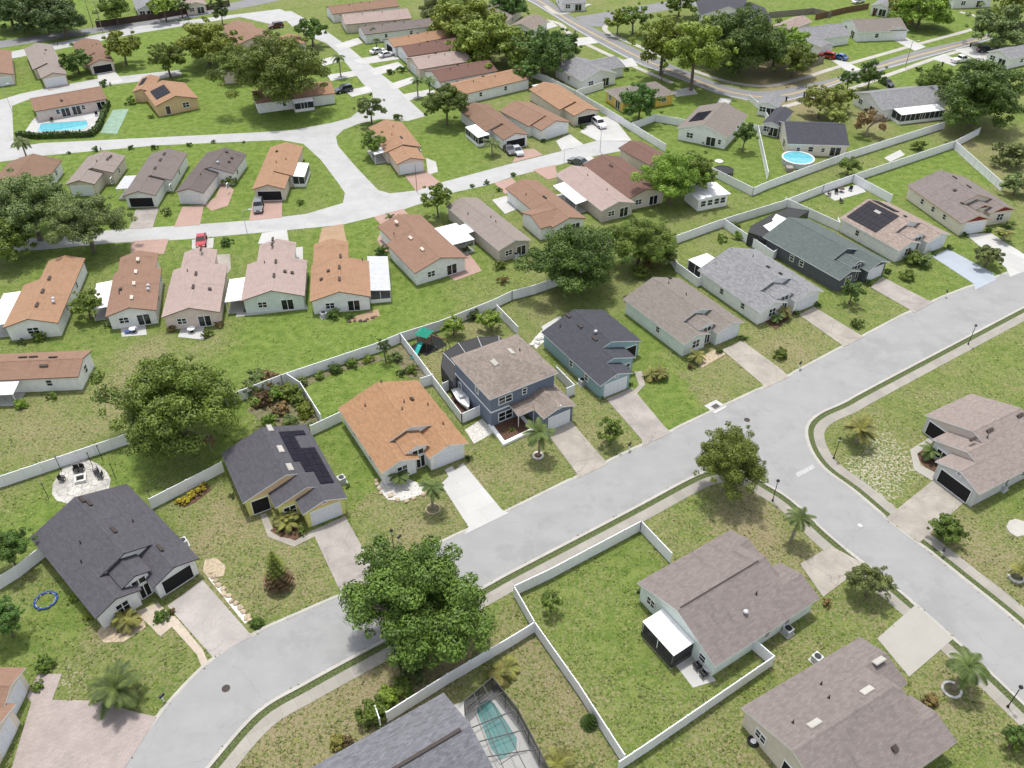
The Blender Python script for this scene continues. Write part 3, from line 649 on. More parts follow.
            for (ax, ay), (bx, by) in zip(loop[:-1], loop[1:]):
                ax, bx = [min(max(v, x0 + .08), x1 - .08) for v in (ax, bx)]; ay, by = [min(max(v, y0 + .08), y1 - .08) for v in (ay, by)]
                kb.box(min(ax, bx) - .05, max(ax, bx) + .05, min(ay, by) - .05, max(ay, by) + .05, .07, .72)
                n = max(2, int(math.hypot(bx - ax, by - ay) / 1.2))
                for i in range(n + 1):
                    t = i / n; px, py = ax + (bx - ax) * t, ay + (by - ay) * t; kb.bar((px, py, .7), (px, py, zt), .05)
            kb.build('porch_frame', fmat, s.root)
        return s
    _pc = {}
    def _post(s, h):
        k = round(h, 1)
        if k not in s._pc:
            mb = MB(); mb.bar((0, 0, -.05), (0, 0, h), .06); mb.box(-.09, .09, -.09, .09, -.05, .12); s._pc[k] = mb.mesh('porch_post', ['trim_white'])
        return s._pc[k]
    def build(s):
        wb, rb = MB(), MB(); t = .15
        for b in s.b:
            ax = b['axis']; tr = (lambda p: p) if ax == 'y' else (lambda p: (p[1], p[0], p[2]))
            if ax == 'y': x0, x1, y0, y1 = b['x0'], b['x1'], b['y0'], b['y1']
            else: x0, x1, y0, y1 = b['y0'], b['y1'], b['x0'], b['x1']
            he, sl = b['he'], b['sl']; xm = (x0 + x1) / 2; hw = (x1 - x0) / 2; zr = he + sl * hw; h0, h1 = b['hip']
            def F(m, pts, mi=0, uv=None):
                pts = [tr(p) for p in pts]
                if ax == 'x': pts = pts[::-1]; uv = uv[::-1] if uv else None
                m.face(pts, mi, uv)
            if b['wall']:
                e = .03
                F(wb, [(x0, y1, 0), (x0, y0, 0), (x0, y0, he - e), (x0, y1, he - e)][::1]); F(wb, [(x1, y0, 0), (x1, y1, 0), (x1, y1, he - e), (x1, y0, he - e)])
                if h0: F(wb, [(x0, y0, 0), (x1, y0, 0), (x1, y0, he - e), (x0, y0, he - e)])
                else: F(wb, [(x0, y0, 0), (x1, y0, 0), (x1, y0, he - e), (xm, y0, zr - e), (x0, y0, he - e)])
                if h1: F(wb, [(x1, y1, 0), (x0, y1, 0), (x0, y1, he - e), (x1, y1, he - e)])
                else: F(wb, [(x1, y1, 0), (x0, y1, 0), (x0, y1, he - e), (xm, y1, zr - e), (x1, y1, he - e)])
            o, rk = s.o, b['rake']; k = math.hypot(1, sl)
            if h0 or h1: mx_ = (y1 - y0 + 2 * o) / ((hw + o) * (bool(h0) + bool(h1))) * .97; h0, h1 = min(h0, mx_), min(h1, mx_)
            ya, yb = y0 - (o if h0 else rk), y1 + (o if h1 else rk)
            xa, xb, ze = x0 - o, x1 + o, he - sl * o
            ra = (ya + (hw + o) * h0) if h0 else ya; rbk = (yb - (hw + o) * h1) if h1 else yb
            Q = lambda x, y, z, d: (x, y, z + d)
            S = (hw + o) * k
            # left slope, right slope (top + underside), UV: along eave, up slope
            for (ex, sgn) in ((xa, -1), (xb, 1)):
                p = [(ex, ya, ze), (ex, yb, ze), (xm, rbk, zr), (xm, ra, zr)]; uv = [(ya, 0), (yb, 0), (rbk, S), (ra, S)]
                if sgn < 0: p, uv = p[::-1], uv[::-1]
                F(rb, [(x, y, z + t) for x, y, z in p], 0, uv); F(rb, [(x, y, z + .002) for x, y, z in p][::-1], 1)
                f = [(ex, ya, ze), (ex, yb, ze), (ex, yb, ze + t), (ex, ya, ze + t)]; F(rb, f if sgn > 0 else f[::-1], 1)
            for (yy, hp, rr, sg) in ((ya, h0, ra, -1), (yb, h1, rbk, 1)):
                if hp:
                    p = [(xa, yy, ze), (xb, yy, ze), (xm, rr, zr)]; uv = [(xa, 0), (xb, 0), (xm, math.hypot(abs(rr - yy), zr - ze))]
                    F(rb, [(x, y, z + t) for x, y, z in (p if sg < 0 else p[::-1])], 0, uv if sg < 0 else uv[::-1])
                    f = [(xa, yy, ze), (xb, yy, ze), (xb, yy, ze + t), (xa, yy, ze + t)]; F(rb, f if sg < 0 else f[::-1], 1)
                else:
                    for f in ([(xa, yy, ze), (xm, yy, zr), (xm, yy, zr + t), (xa, yy, ze + t)], [(xm, yy, zr), (xb, yy, ze), (xb, yy, ze + t), (xm, yy, zr + t)]):
                        F(rb, f if sg < 0 else f[::-1], 1)
            # ridge cap
            if rbk - ra > .5:
                c = .16
                for sg in (-1, 1):
                    p = [(xm + sg * c, ra + .02, zr + t - sl * c + .03), (xm + sg * c, rbk - .02, zr + t - sl * c + .03), (xm, rbk - .02, zr + t + .035), (xm, ra + .02, zr + t + .035)]
                    F(rb, p if sg > 0 else p[::-1], 0, [(q[1], q[0] * 0 + .05) for q in (p if sg > 0 else p[::-1])])
        wb.build('wall', 'stucco_' + s.wallm, s.root)
        rb.build('roof', ['shingle_' + s.roofm, s.trim], s.root, uv=True)
        return s
def trident(h, side=1, d=5.0, gw=.44, door='white', gar='garage'):
    """near-street model: long gable, low front room and garage wings, raised entry gable"""
    W, m = h.W, side
    X = lambda a, b: (min(a * m, b * m) * W, max(a * m, b * m) * W)
    h.main(y0=d)
    h.blk(*X(-.5, -.1), d * .24, d + 1.5, rake=.5); h.blk(*X(.5 - gw, .5), .5, d + 1.5, rake=.5)
    h.blk(*X(-.17, .07), d * .36, d + 4.5, he=h.he + .8, rake=.2)
    g = X(.5 - gw, .5); gc = sum(g) / 2
    h.win('F', gc, .04, W * gw - 1.2, 2.25, gar, plane=h.b[2]['y0'])
    f = X(-.5, -.08); h.win('F', sum(f) / 2 + .2, .7, 1.5, 1.5, plane=h.b[1]['y0'])
    e = X(-.17, .07); ec = sum(e) / 2
    h.win('F', ec + .35 * m, .05, 1.3, 2.1, 'slider', plane=h.b[3]['y0']); h.win('F', ec + .1 * m, 2.35, 1.7, 1.0, 'slider', plane=h.b[3]['y0'])
    h.win('F', gc, h.he + .25, .7, .5, 'window', plane=h.b[2]['y0'])
    return h
def stagger(h, side=1, d=6.0, gar='garage', open_=True):
    W, m = h.W, side
    X = lambda a, b: (min(a * m, b * m) * W, max(a * m, b * m) * W)
    h.main(y0=d, rake=.14); h.blk(*X(-.2, .5), d * .52, d + 2, rake=.14); h.blk(*X(.04, .5), .35, d + 1.5, rake=.2)
    g = X(.04, .5); gc = sum(g) / 2
    h.win('F', gc, .04, W * .46 - 1.2, 2.25, gar, plane=h.b[2]['y0'])
    h.win('F', gc, h.he + .3, .7, .55, 'window', plane=h.b[2]['y0'])
    f = X(-.2, .04); h.win('F', sum(f) / 2, .6, 1.6, 1.5, plane=h.b[1]['y0'])
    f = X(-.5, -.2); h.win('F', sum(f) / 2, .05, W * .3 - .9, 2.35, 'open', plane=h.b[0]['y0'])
    return h
def sidewins(h, sides='L', ys=(.35, .7)):
    for sd in sides:
        for f in ys: h.win(sd, h.l * f, .95, .95, 1.15)
    return h
# ---------------------------------------------------------------- near street, north side
NS = 'houses on the north side of the curving street'; SS = 'houses on the south side of the curving street'
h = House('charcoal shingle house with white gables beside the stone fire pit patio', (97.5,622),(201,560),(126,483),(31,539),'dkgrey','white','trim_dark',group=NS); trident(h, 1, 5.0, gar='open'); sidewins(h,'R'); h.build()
for y in (3.5, 9.5): h.vent(.8, 5.5 + y, 'ridge')
h.vent(.45, 16, 'ridge').vent(3.2, 9.5, 'pipe').vent(-2.5, 10.5, 'pipe').vent(-3.6, 8.2, 'pipe').vent(h.W*.3, 3.6, 'ridge')
h = House('dark grey house with rooftop solar panels, tan staggered gables and cracked driveway', None,(348,499),(306,424),(221,453),'bluegrey','lemon','trim_white',group=NS)
h.roofm = 'dkgrey'; stagger(h, 1, 5.6); sidewins(h,'R'); h.build()
for y in (6.8, 10.5, 15): h.vent(.9, y, 'skylight')
L_ = h.l; h.solar(1.7, 3.4, L_*.74, L_*.9, 2, 2).solar(3.4, 4.9, L_*.84, L_*.9, 1, 1).solar(1.7, 3.4, L_*.5, L_*.74, 2, 3).solar(3.4, 5.1, L_*.2, L_*.66, 2, 6).solar(2.4, 3.4, L_*.36, L_*.5, 1, 2)
GA = h.b[2]
mb = MB(); mb.face([(GA['x0'] - .1, GA['y0'] - .03, GA['he'] - .05), (GA['x1'] + .1, GA['y0'] - .03, GA['he'] - .05), ((GA['x0'] + GA['x1']) / 2, GA['y0'] - .03, GA['he'] + GA['sl'] * (GA['x1'] - GA['x0']) / 2 - .06)])
for b_ in h.b[:2]:
    xm_ = (b_['x0'] + b_['x1']) / 2
    mb.face([(b_['x0'] - .1, b_['y0'] - .03, b_['he'] - .05), (b_['x1'] + .1, b_['y0'] - .03, b_['he'] - .05), (xm_, b_['y0'] - .03, b_['he'] + b_['sl'] * (b_['x1'] - b_['x0']) / 2 - .06)])
mb.build('gable_siding', 'stucco_tan', h.root)
h = House('house with bright orange shingle roof and new pale driveway', (383.5,476.5),(468,445),(418,379),(338.5,410),'orange','white','trim_white',group=NS); trident(h, 1, 4.8); sidewins(h,'L'); h.build()
for x, y, k in ((.5, 15, 'pipe'), (1.6, 10, 'pipe'), (2.9, 10.5, 'box'), (-3, 12.5, 'pipe'), (4.6, 4.5, 'pipe'), (.6, 8.4, 'pipe'), (4.6, 9, 'pipe')): h.vent(x, y, k)
# two storeys
h = House('two-storey slate blue house with hipped brown roof and white planter', (489,401),(557.5,373),(517.5,334.6),(452,359),'tanbrown','slate','trim_white',he=5.6,sl=.34,ez=5.45,group=NS)
h.main(hip=(1, 1)); W = h.W
h.blk(.06 * W, .5 * W + .1, -4.2, 1.2, he=2.9); h.blk(-.2 * W, .3 * W, -1.7, .8, he=2.75, sl=.2, axis='x', wall=False)
h.win('F', -.28*W, 3.6, 2.2, 1.3).win('F', .02*W, 3.8, .8, 1.1).win('F', -.28*W, .6, 2.3, 1.6).win('F', .02*W, .05, 1.1, 2.1, 'door').win('F', .29*W, .05, W*.44-1.1, 2.2, 'garage', plane=h.b[1]['y0'])
h.win('F', .29*W, 3.2, .5, .6, plane=h.b[1]['y0']).win('L', 4, 3.7, .9, 1.1).win('L', 9, 1, .9, 1.1)
for x in (-.19*W, .05*W): link('porch_post', h._post(2.6), h.root, (x, -1.6, 0))
mb = MB(); mb.box(-W/2 - .05, W/2 + .05, .28, .34, 2.75, 2.95); mb.box(-W/2 - .06, -W/2 - .006, .3, h.l - .3, 2.75, 2.95); mb.build('band_trim', 'trim_white', h.root)
h.build()
for x, y in ((-1.7, 5.0), (1.5, 5.9)): h.vent(x, y, 'skylight')
h.vent(3, 6, 'pipe')
h = House('teal walled house under dark navy shingles with three stepped gables', (600.6,388),None,(603,309),(541.5,332),'navy','teal','trim_white',group=NS); stagger(h, -1, 5.8); sidewins(h,'L',(.25,.5)); h.build()
for y in (8, 11.8, 15): h.vent(-1.3, y, 'ridge')
h.vent(-.6, 8.8, 'turbine').vent(-3.4, 14, 'pipe')
h = House('pale mint house with plain taupe shingle roof between navy and grey roofs', (684.5,346),(746,324.5),(677,276),(626,301),'taupe','mint','trim_white',group=NS); trident(h, 1, 4.6); sidewins(h,'L',(.45,)); h.build()
h.vent(1.4, 13, 'pipe').vent(1.6, 9, 'pipe').vent(3.4, 15, 'box')
h = House('white house with mottled light grey shingles and white rear sunroom', (762.8,317),(821,291),None,(700.4,270.6),'grey','white','trim_white',group=NS); trident(h, 1, 4.6); sidewins(h,'L',(.3,.62)); h.main
h.build(); h.vent(2, 12, 'pipe').vent(1.5, 8, 'box').vent(2, 5.6, 'box')
h.porch(-h.W/2 + .4, -h.W/2 + 4.6, h.l - .3, h.l + 3.4, 2.75, 2.6, 'B', screen='screen_dark')
h = House('charcoal house with green-grey shingle roof and covered pool screen behind', (842,284.6),(890.8,261),(807,220),(765,236),'green','charcoal','trim_white',group=NS); trident(h, 1, 5.2); sidewins(h,'L',(.5,.62)); h.build()
h = House('white house with brown mottled roof and large rectangular solar array', (902.7,251.6),(952.5,235.7),(888.7,202.8),(837,218.7),'brownmix','white','trim_white',group=NS); trident(h, 1, 4.8); sidewins(h,'L',(.7,)); h.build()
W = h.W; h.solar(-W*.46, -.3, h.l*.47, h.l*.95, 4, 7).solar(.4, W*.2, h.l*.6, h.l*.95, 2, 5).vent(-1.6, h.l*.72, 'skylight').vent(1.0, 6.5, 'box')
h = House('cream house with dark red gable trim and brown shingles near the upper kerb', (963.4,224.7),(1019,214.7),(966.4,176),(907.6,186.9),'brownmix','cream','trim_tan',group=NS); h.roofm = 'mauve'
W = h.W; h.main(y0=5.5).blk(-.5*W, -.06*W, .35, 7).blk(.1*W, .5*W, 2.2, 7).blk(-.1*W, .14*W, 3.4, 9, he=3.3)
h.win('F', -.28*W, .04, W*.44-1.2, 2.25, 'garage', plane=h.b[1]['y0']).win('F', .3*W, .7, 1.5, 1.5, plane=h.b[2]['y0']).win('F', .02*W, .05, 1.1, 2.1, 'door', plane=h.b[3]['y0']); sidewins(h,'L',(.3,.5,.7)); h.build()
mb = MB()
for b_ in h.b[1:]:
    xm_ = (b_['x0'] + b_['x1']) / 2; mb.face([(b_['x0'] - .1, b_['y0'] - .03, b_['he'] - .05), (b_['x1'] + .1, b_['y0'] - .03, b_['he'] - .05), (xm_, b_['y0'] - .03, b_['he'] + b_['sl'] * (b_['x1'] - b_['x0']) / 2 - .06)])
mb.build('gable_siding', 'trim_red', h.root)
for y in (.55, .8): h.vent(1, h.l*y, 'ridge')
h.vent(-2, 9, 'box').vent(-3.4, 5, 'box', 1)
# bottom left, only its front gables in frame
Bp = G(35,668,2.6); dA = (G(32,701) - G(0,766)).normalized() * -1; A_p = Bp + dA * 13; q_ = Vector((dA.y, -dA.x, 0)); q_ = q_ if q_.x < 0 else -q_
h = House('house cut by the lower picture edge with tan tiled gables and mauve pavers', A_p, Bp, Bp + q_ * 13, A_p + q_ * 13,'villa_rust','cream','trim_white',group=NS)
W = h.W; h.main(y0=5).blk(.16*W, .5*W, 1.2, 7).blk(-.18*W, .18*W, .35, 7).blk(-.5*W, -.16*W, .6, 7)
h.win('F', .33*W, .05, 2.6, 2.2, 'garage', plane=h.b[1]['y0']).win('F', 0, .05, 2.6, 2.2, 'garage', plane=h.b[2]['y0']).win('F', -.35*W, .05, 2.6, 2.2, 'garage', plane=h.b[3]['y0']); h.build()
# ---------------------------------------------------------------- south side
h = House('corner house with taupe roof and white flat-roofed screened porch', (638,581),(713,670),(822,596),(737,528),'mauve','mint','trim_white',group=SS); h.roofm = 'mauve'
W = h.W; h.main(y1=h.l - 3.2).blk(-.5*W, -.1*W, h.l - 6, h.l - 1.6).blk(.06*W, .5*W, h.l - 6, h.l - .35).blk(-.2*W, .12*W, h.l - 8, h.l - 2.2, he=3.35)
h.win('F', -.34*W, .9, 1.3, 1.3).win('F', .37*W, .9, 1.0, 1.2).win('F', -.05*W, .05, 2.6, 2.1, 'slider').win('R', 8, .9, .9, 1).win('R', 11, .9, .9, 1).win('F', .15*W, .05, 1.6, 2.1, 'slider')
h.porch(-.18*W, .25*W, -2.5, .3, 2.5, 2.35, 'F', screen='mesh_screen_dense', fmat='trim_dark'); h.build(); h.vent(2.6, 9, 'pipe').vent(3.6, 6.5, 'turbine')
mb = MB(); mb.box(-.07, .07, .5, h.l - 3.6, h.he + h.sl * W / 2 + .16, h.he + h.sl * W / 2 + .24); mb.build('ridge_vent', 'vent_dark', h.root)
h = House('lower corner house with wavy mauve-brown shingles and three white skylights', (747.6,710),None,(956,736),(860,632),'mauve','beige','trim_white',group=SS)
W = h.W; h.main(y1=h.l - 3.4).blk(-.5*W, -.05*W, h.l - 6, h.l - .35).blk(.1*W, .5*W, h.l - 6, h.l - 1.2).blk(-.14*W, .2*W, h.l - 8, h.l - 2.4, he=3.35)
h.win('F', -.3*W, .9, 1.4, 1.2).win('F', .08*W, .05, 3.0, 2.2, 'open'); h.build()
for x, y in ((-1.0, 3.8), (-1.0, 10.6), (-2.9, 14.6)): h.vent(x, y, 'skylight')
h.vent(-2.4, 7.2, 'pipe').vent(-4, 8, 'pipe').vent(4, 9, 'box').vent(-2.2, 2.4, 'pipe')
h = House('blue-grey shingle roofed house beside the screened swimming pool', (500,780),(444,693),(292,779),None,'bluegrey','white','trim_white',group=SS); h.main(); h.win('F', 0, .05, 3, 2.1, 'slider'); sidewins(h,'R',(.3,)); h.build()
mb = MB(); zr_ = h.he + h.sl * h.W / 2; mb.box(-.16, .16, 1.0, h.l - 1, zr_ + .14, zr_ + .27); mb.build('ridge_vent', 'vent_dark', h.root)
h = House('corner house with pale brown roof, three stepped gables and open garage', None,(978.6,495),(1062,452),(972,394),'pinkbrown','grey','trim_white',group=SS); stagger(h, 1, 6.4, gar='open'); sidewins(h,'R',(.4,.6)); h.build()
for x, y in ((.9, 5.2), (.8, 8.5), (.8, 14.5)): h.vent(x, y, 'ridge')
h.vent(1.4, 7.4, 'pipe')
mb = MB()
for b_ in h.b[:2]:
    xm_ = (b_['x0'] + b_['x1']) / 2; mb.face([(b_['x0'] - .1, b_['y0'] - .03, b_['he'] - .05), (b_['x1'] + .1, b_['y0'] - .03, b_['he'] - .05), (xm_, b_['y0'] - .03, b_['he'] + b_['sl'] * (b_['x1'] - b_['x0']) / 2 - .06)])
mb.build('gable_siding', 'stucco_taupe', h.root)
# ---------------------------------------------------------------- village villas
VG = 'single-storey villas in the older village'
def villa(label, A, B, C, D, roof, wall='white', trim='trim_brown', split=None, fx=None, rear=True, front=None, vents=None, he=2.6, sl=.3, gar='garage', side='R', fg=None, cross=None):
    """split: share of the length taken by the near block; fx: (x0, x1) shares of the width taken by the far block"""
    h = House(label, A, B, C, D, roof, wall, trim, he=he, sl=sl, group=VG, o=.35); W = h.W
    if split is None: h.main()
    else:
        y = .35 + (h.l - .7) * split
        if split > 0: h.main(y1=y).blk(fx[0]*W, fx[1]*W, y - 2.5, h.l - .35)
        else:
            y = .35 + (h.l - .7) * -split; h.main(y0=y).blk(fx[0]*W, fx[1]*W, .35, y + 2.5)
    if cross: h.blk(cross[0]*W, cross[1]*W, cross[2]*h.l, cross[3]*h.l, axis='x')
    if rear:
        h.win('F', -.2*W, .85, 1.5, 1.15).win('F', .22*W, .05, 2.0, 2.05, 'slider')
    if front:
        b = h.b[-1]; w_ = b['x1'] - b['x0']; h.win('F', (b['x0'] + b['x1']) / 2, .04, min(4.8, w_ - .9), 2.1, gar, plane=b['y0'])
    sidewins(h, side, (.3, .65)); h.build()
    for v in vents or []: h.vent(v[0]*W, v[1]*h.l, v[2] if len(v) > 2 else 'ridge')
    return h
V4 = [(.05,.2),(.04,.4),(.05,.6),(.25,.35,'pipe'),(-.25,.5,'box')]
h = villa('patchy orange roofed villa under the oaks with white carport', (3.3,328.6),(58.7,324),(85,259),None,'villa_orange','white',split=.62,fx=(-.22,.5),vents=V4[:3]+[(.3,.3,'turbine'),(.33,.26,'turbine')],rear=False)
h.win('F', 0, .9, 1.8, 1.2); h.porch(-h.W/2 - 3.2, -h.W/2 - .1, 1.5, h.l*.55, 2.35, 2.2, 'L')
h = villa('reddish brown villa with four light ridge vents and white side awning', (101,318),(157.4,311.5),(163,251),(121,260),'villa_rust','white',split=.7,fx=(-.42,.38),vents=[(.02,.15,'tan'),(.02,.38,'tan'),(.02,.58,'tan'),(.02,.8,'tan'),(-.3,.3,'pipe'),(.34,.3,'turbine'),(.33,.36,'turbine'),(-.28,.36,'box')])
h.porch(-h.W/2 - 3.0, -h.W/2 - .1, 3.5, h.l*.62, 2.3, 2.1, 'L')
h = villa('pinkish villa with stepped roof and cluttered white patio behind', (164,318.5),(221,312.5),(229,251),(176,252),'villa_pink','pink',split=.7,fx=(-.36,.24),vents=[(.0,.3,'ridge'),(.0,.5,'ridge'),(.3,.3,'box'),(-.2,.6,'pipe'),(.0,.9,'ridge')])
b_ = h.W; h2 = h
h = villa('pink-brown roofed villa with mint rear wall and square white awning', (240,302.5),(306.8,296),(307,243),(252,245),'villa_pink','mint',split=.62,fx=(-.34,.27),vents=[(.01,.25,'ridge'),(.01,.5,'ridge'),(.3,.35,'box'),(.18,.35,'box'),(-.2,.55,'pipe'),(-.1,.86,'ridge'),(-.1,.96,'ridge')])
h.porch(-h.W/2 - 3.0, -h.W/2 - .1, .6, h.l*.42, 2.4, 2.2, 'L')
h = villa('two-part orange villa with grey screened lanai at its side', (308,302.8),(373,297.5),(366,241),(314,245),'villa_orange','white',split=.6,fx=(-.47,.12),vents=[(.0,.2,'ridge'),(.0,.4,'ridge'),(-.33,.3,'box'),(-.2,.4,'box'),(.02,.6,'ridge'),(.42,.6,'pipe')])
h.porch(h.W/2 + .1, h.W/2 + 3.6, 2.0, h.l*.7, 2.5, 2.2, 'R', mat='metal_grey', screen='mesh_screen')
h = villa('rust brown villa with big bright white patio roof and salmon terrace', (414,275.6),(465,258),(421,214),None,'villa_rust','white',split=.62,fx=(-.36,.5),vents=[(-.13,.25,'tan'),(-.13,.5,'tan'),(-.1,.85,'tan'),(-.3,.7,'pipe')])
h.porch(h.W/2 + .1, h.W/2 + 4.6, h.l*.28, h.l*.66, 2.6, 2.45, 'R', label='wide bright white flat patio roof')
h = villa('plain taupe long villa between the white patio roof and brown villa', (497,252),(529.7,241.8),(477,196),(449.8,208.3),'villa_taupe','taupe','trim_white',vents=[(.1,.4,'pipe'),(.12,.5,'pipe'),(-.3,.7,'pipe')])
h.porch(-h.W/2 - 2.2, -h.W/2 - .1, h.l*.45, h.l*.62, 2.3, 2.15, 'L')
h = villa('brown villa with T-shaped roof above the large dark tree', (551,229),(586,218.8),(536,180),(508,189),'villa_rust','white',cross=(-.85,0,.06,.42),vents=[(.0,.5,'ridge'),(-.3,.7,'pipe')])
h = villa('taupe villa with long pale blue side awning', (601.5,213.5),(633.7,202),(587,168),(556,174),'villa_pink','taupe','trim_white',vents=[(.1,.3,'pipe'),(.1,.7,'pipe')])
h.porch(-h.W/2 - 2.8, -h.W/2 - .1, h.l*.3, h.l*.8, 2.4, 2.1, 'L')
h = villa('dark red-brown villa half hidden by the bright lime tree', (628,203),(660,190),(622,156),(585,165),'villa_red','beige',vents=[(-.1,.7,'ridge')])
h = villa('small red-brown roof at the turning circle behind lime tree', (648,168),(667,158),(641,140),(625,149),'villa_red','beige',rear=False)
h = villa('orange villa crossing the picture edge above the pale lawn strip', (76.4,376),(96,350),(-12,356),(-32,384),'villa_rust','white',vents=[(.1,.3,'ridge'),(-.2,.35,'ridge'),(.2,.5,'ridge'),(.2,.6,'ridge')],rear=False,side='L')
h.win('F', 0, .9, 1.0, 1.4); h.porch(-h.W/2 - 3.0, -h.W/2 - .1, h.l*.55, h.l*.98, 2.3, 2.0, 'L')
h = villa('chocolate brown villa beside the small palm, near the clubhouse pool', (-10,187),(47,183.5),(58,163),(10,160),'villa_brown','white',rear=False)
h = villa('taupe villa in the middle row partly covered by oak crowns', (66,187),(108,183),(122,159.5),(89,154),'villa_taupe','beige',split=-.4,fx=(-.5,.22),rear=False,front=True,vents=[(.2,.75,'ridge'),(.22,.85,'ridge'),(0,.6,'pipe')])
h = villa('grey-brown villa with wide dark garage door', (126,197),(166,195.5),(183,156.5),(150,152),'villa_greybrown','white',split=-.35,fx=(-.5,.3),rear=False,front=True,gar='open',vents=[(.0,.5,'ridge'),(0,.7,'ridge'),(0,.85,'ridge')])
h.porch(-h.W/2 - 3, -h.W/2 - .1, h.l*.2, h.l*.5, 2.3, 2.2, 'L', mat='metal_grey')
h = villa('dark weathered villa with salmon driveway and brown garage door', (176,194),(222,193),(243,157),(207,151),'villa_dark','white',split=-.5,fx=(-.5,.12),rear=False,front=True,gar='garage',vents=[(.1,.6,'turbine'),(.3,.7,'box'),(.3,.8,'box'),(-.1,.3,'pipe'),(.1,.9,'box')])
h = villa('orange villa on the street bend with dark car on its drive', (253,190),(292,189.5),(299,149),(270.5,146),'villa_orange','beige',split=-.3,fx=(-.5,.4),rear=False,front=True,gar='open',vents=[(-.05,.5,'pipe'),(.2,.6,'pipe'),(-.2,.8,'box')])
h.porch(h.W/2 + .1, h.W/2 + 2.6, h.l*.3, h.l*.62, 2.4, 2.2, 'R', screen='screen_dark')
h = villa('orange villa on the grassy island between two village streets', (394,166),(428,159.5),(404,122),(369,128.5),'villa_orange','pink',split=-.32,fx=(-.42,.36),rear=False,front=True,vents=[(.1,.5,'ridge'),(-.1,.6,'pipe'),(.1,.8,'pipe')])
h.porch(-h.W/2 - 2.6, -h.W/2 - .1, h.l*.35, h.l*.7, 2.4, 2.1, 'L')
h = villa('brown villa with white screened porch and small palm in front', (497,142),(525,136),(490,102.5),(462,112),'villa_brown','white',split=-.3,fx=(-.3,.5),rear=False,front=True,gar='open')
h.porch(-h.W/2 - 3, -h.W/2 - .1, h.l*.22, h.l*.55, 2.4, 2.2, 'L', screen='screen_dark')
h = villa('brown villa with white garage door, second from turning circle', (537,131.5),(569,124),(530,100),(503,113),'villa_rust','white',split=-.25,fx=(-.4,.5),rear=False,front=True)
h = villa('long orange villa facing the white car beside the village wall', (569.5,118),(599,111),(558,84),(530,90),'villa_orange','beige',split=-.25,fx=(-.35,.5),rear=False,front=True,gar='open')
h.porch(-1.6, 1.6, h.l - .2, h.l + 3, 2.3, 2.2, 'B')
# parallel row at the top
ROW = [('long light orange villa, first in the parallel row', (441,86),(461,96.5),(527,79),(514,69), 'villa_orange'),
 ('dark brown villa, second in the parallel row', (426,72),(440,84),(492,71),(484,59.5), 'villa_red'),
 ('pale pink villa, third in the parallel row', (408.5,59),(418,72),(466,60.5),(460,49.5), 'villa_pink'),
 ('dark chocolate villa, fourth in the parallel row', (398.5,47.5),(407,58),(460,48),(453.5,37.5), 'villa_red'),
 ('tan orange villa, fifth in the parallel row', (386,41),(393.5,48.5),(452,36.5),(447,27.5), 'villa_orange'),
 ('grey roofed villa, sixth in the parallel row', (358.5,27.5),(363.5,36),(433.5,26),(428.5,18.5), 'villa_greybrown'),
 ('pink-grey villa, seventh in the parallel row', (338.5,16),(346,25),(410,19),(406,9), 'villa_pink'),
 ('brown-orange villa, last in the parallel row by the grey road', (327,8),(331,15),(398,6.5),(393,-1), 'villa_rust')]
for lb, a, b_, c, d, rf in ROW: 
    h = villa(lb, a, b_, c, d, rf, 'white' if rf != 'villa_pink' else 'beige', rear=False, side='R', vents=[(.1,.3,'pipe'),(.1,.6,'pipe'),(-.2,.5,'box')])
    h.win('F', 0, .04, 4, 2.1, 'garage' if rf != 'villa_orange' else 'open')
h = villa('brown roofed house cut by the picture edge near the grey road', (-14,79),(14,74.5),(11,51),(-12,54),'villa_rust','pink',rear=False,front=True)
h = villa('taupe house with closed garage beside the grey road', (38,79.5),(66.5,75),(53,45),(23,49.5),'villa_taupe','beige',split=-.3,fx=(-.35,.5),rear=False,front=True,vents=[(.1,.6,'pipe'),(.2,.75,'box')])
h = villa('brown house with open dark garage and white drive', (86,66),(113,62),(100,39.5),(72,45),'villa_brown','beige',split=-.3,fx=(-.4,.5),rear=False,front=True,gar='open',vents=[(.1,.6,'pipe'),(.3,.7,'pipe')])
h = villa('long brown roofed clubhouse behind the blue pool', (27,99),(36.5,111.5),(107,99.5),(100,87),'villa_rust','pink',rear=False,side='R',vents=[(.3,.4,'box')]); h.root['category'] = 'clubhouse'
h.win('R', h.l*.4, .05, 2, 2.1, 'slider').win('R', h.l*.9, .05, 2, 2.1, 'slider').win('R', h.l*.55, .05, 2, 2.1, 'slider')
h = villa('ochre house with solar panels on both roofs and small white porch', (155,107),(200,98.5),(183.5,83.5),(143,90.5),'villa_orange','tan',rear=False,sl=.3,trim='trim_brown')
h.win('F', .2*h.W, .9, 1.6, 1.3).win('F', -.25*h.W, .05, 1.2, 2.1, 'door').solar(-h.W*.42, -.4, h.l*.25, h.l*.75, 3, 3)
h.blk(-h.W*.5 - 5, -h.W*.5 + 2, h.l*.45, h.l*1.0, axis='x'); h2 = House('small orange annex roof with one solar panel beside ochre house', (133,94),(150,91),(162,78.5),(141,77),'villa_orange','tan','trim_brown',he=2.6,sl=.3,group=VG,o=.35); h2.main().build(); h2.solar(-h2.W*.4, -.3, h2.l*.35, h2.l*.8, 2, 2)
h = villa('orange villa with white screened porch under the giant tree', (336,93.5),(328,82),(250,91),(256,104),'villa_orange','white',rear=False,side='L')
h.porch(-h.W/2 - 2.6, -h.W/2 - .1, h.l*.3, h.l*.55, 2.4, 2.2, 'L', screen='screen_dark')
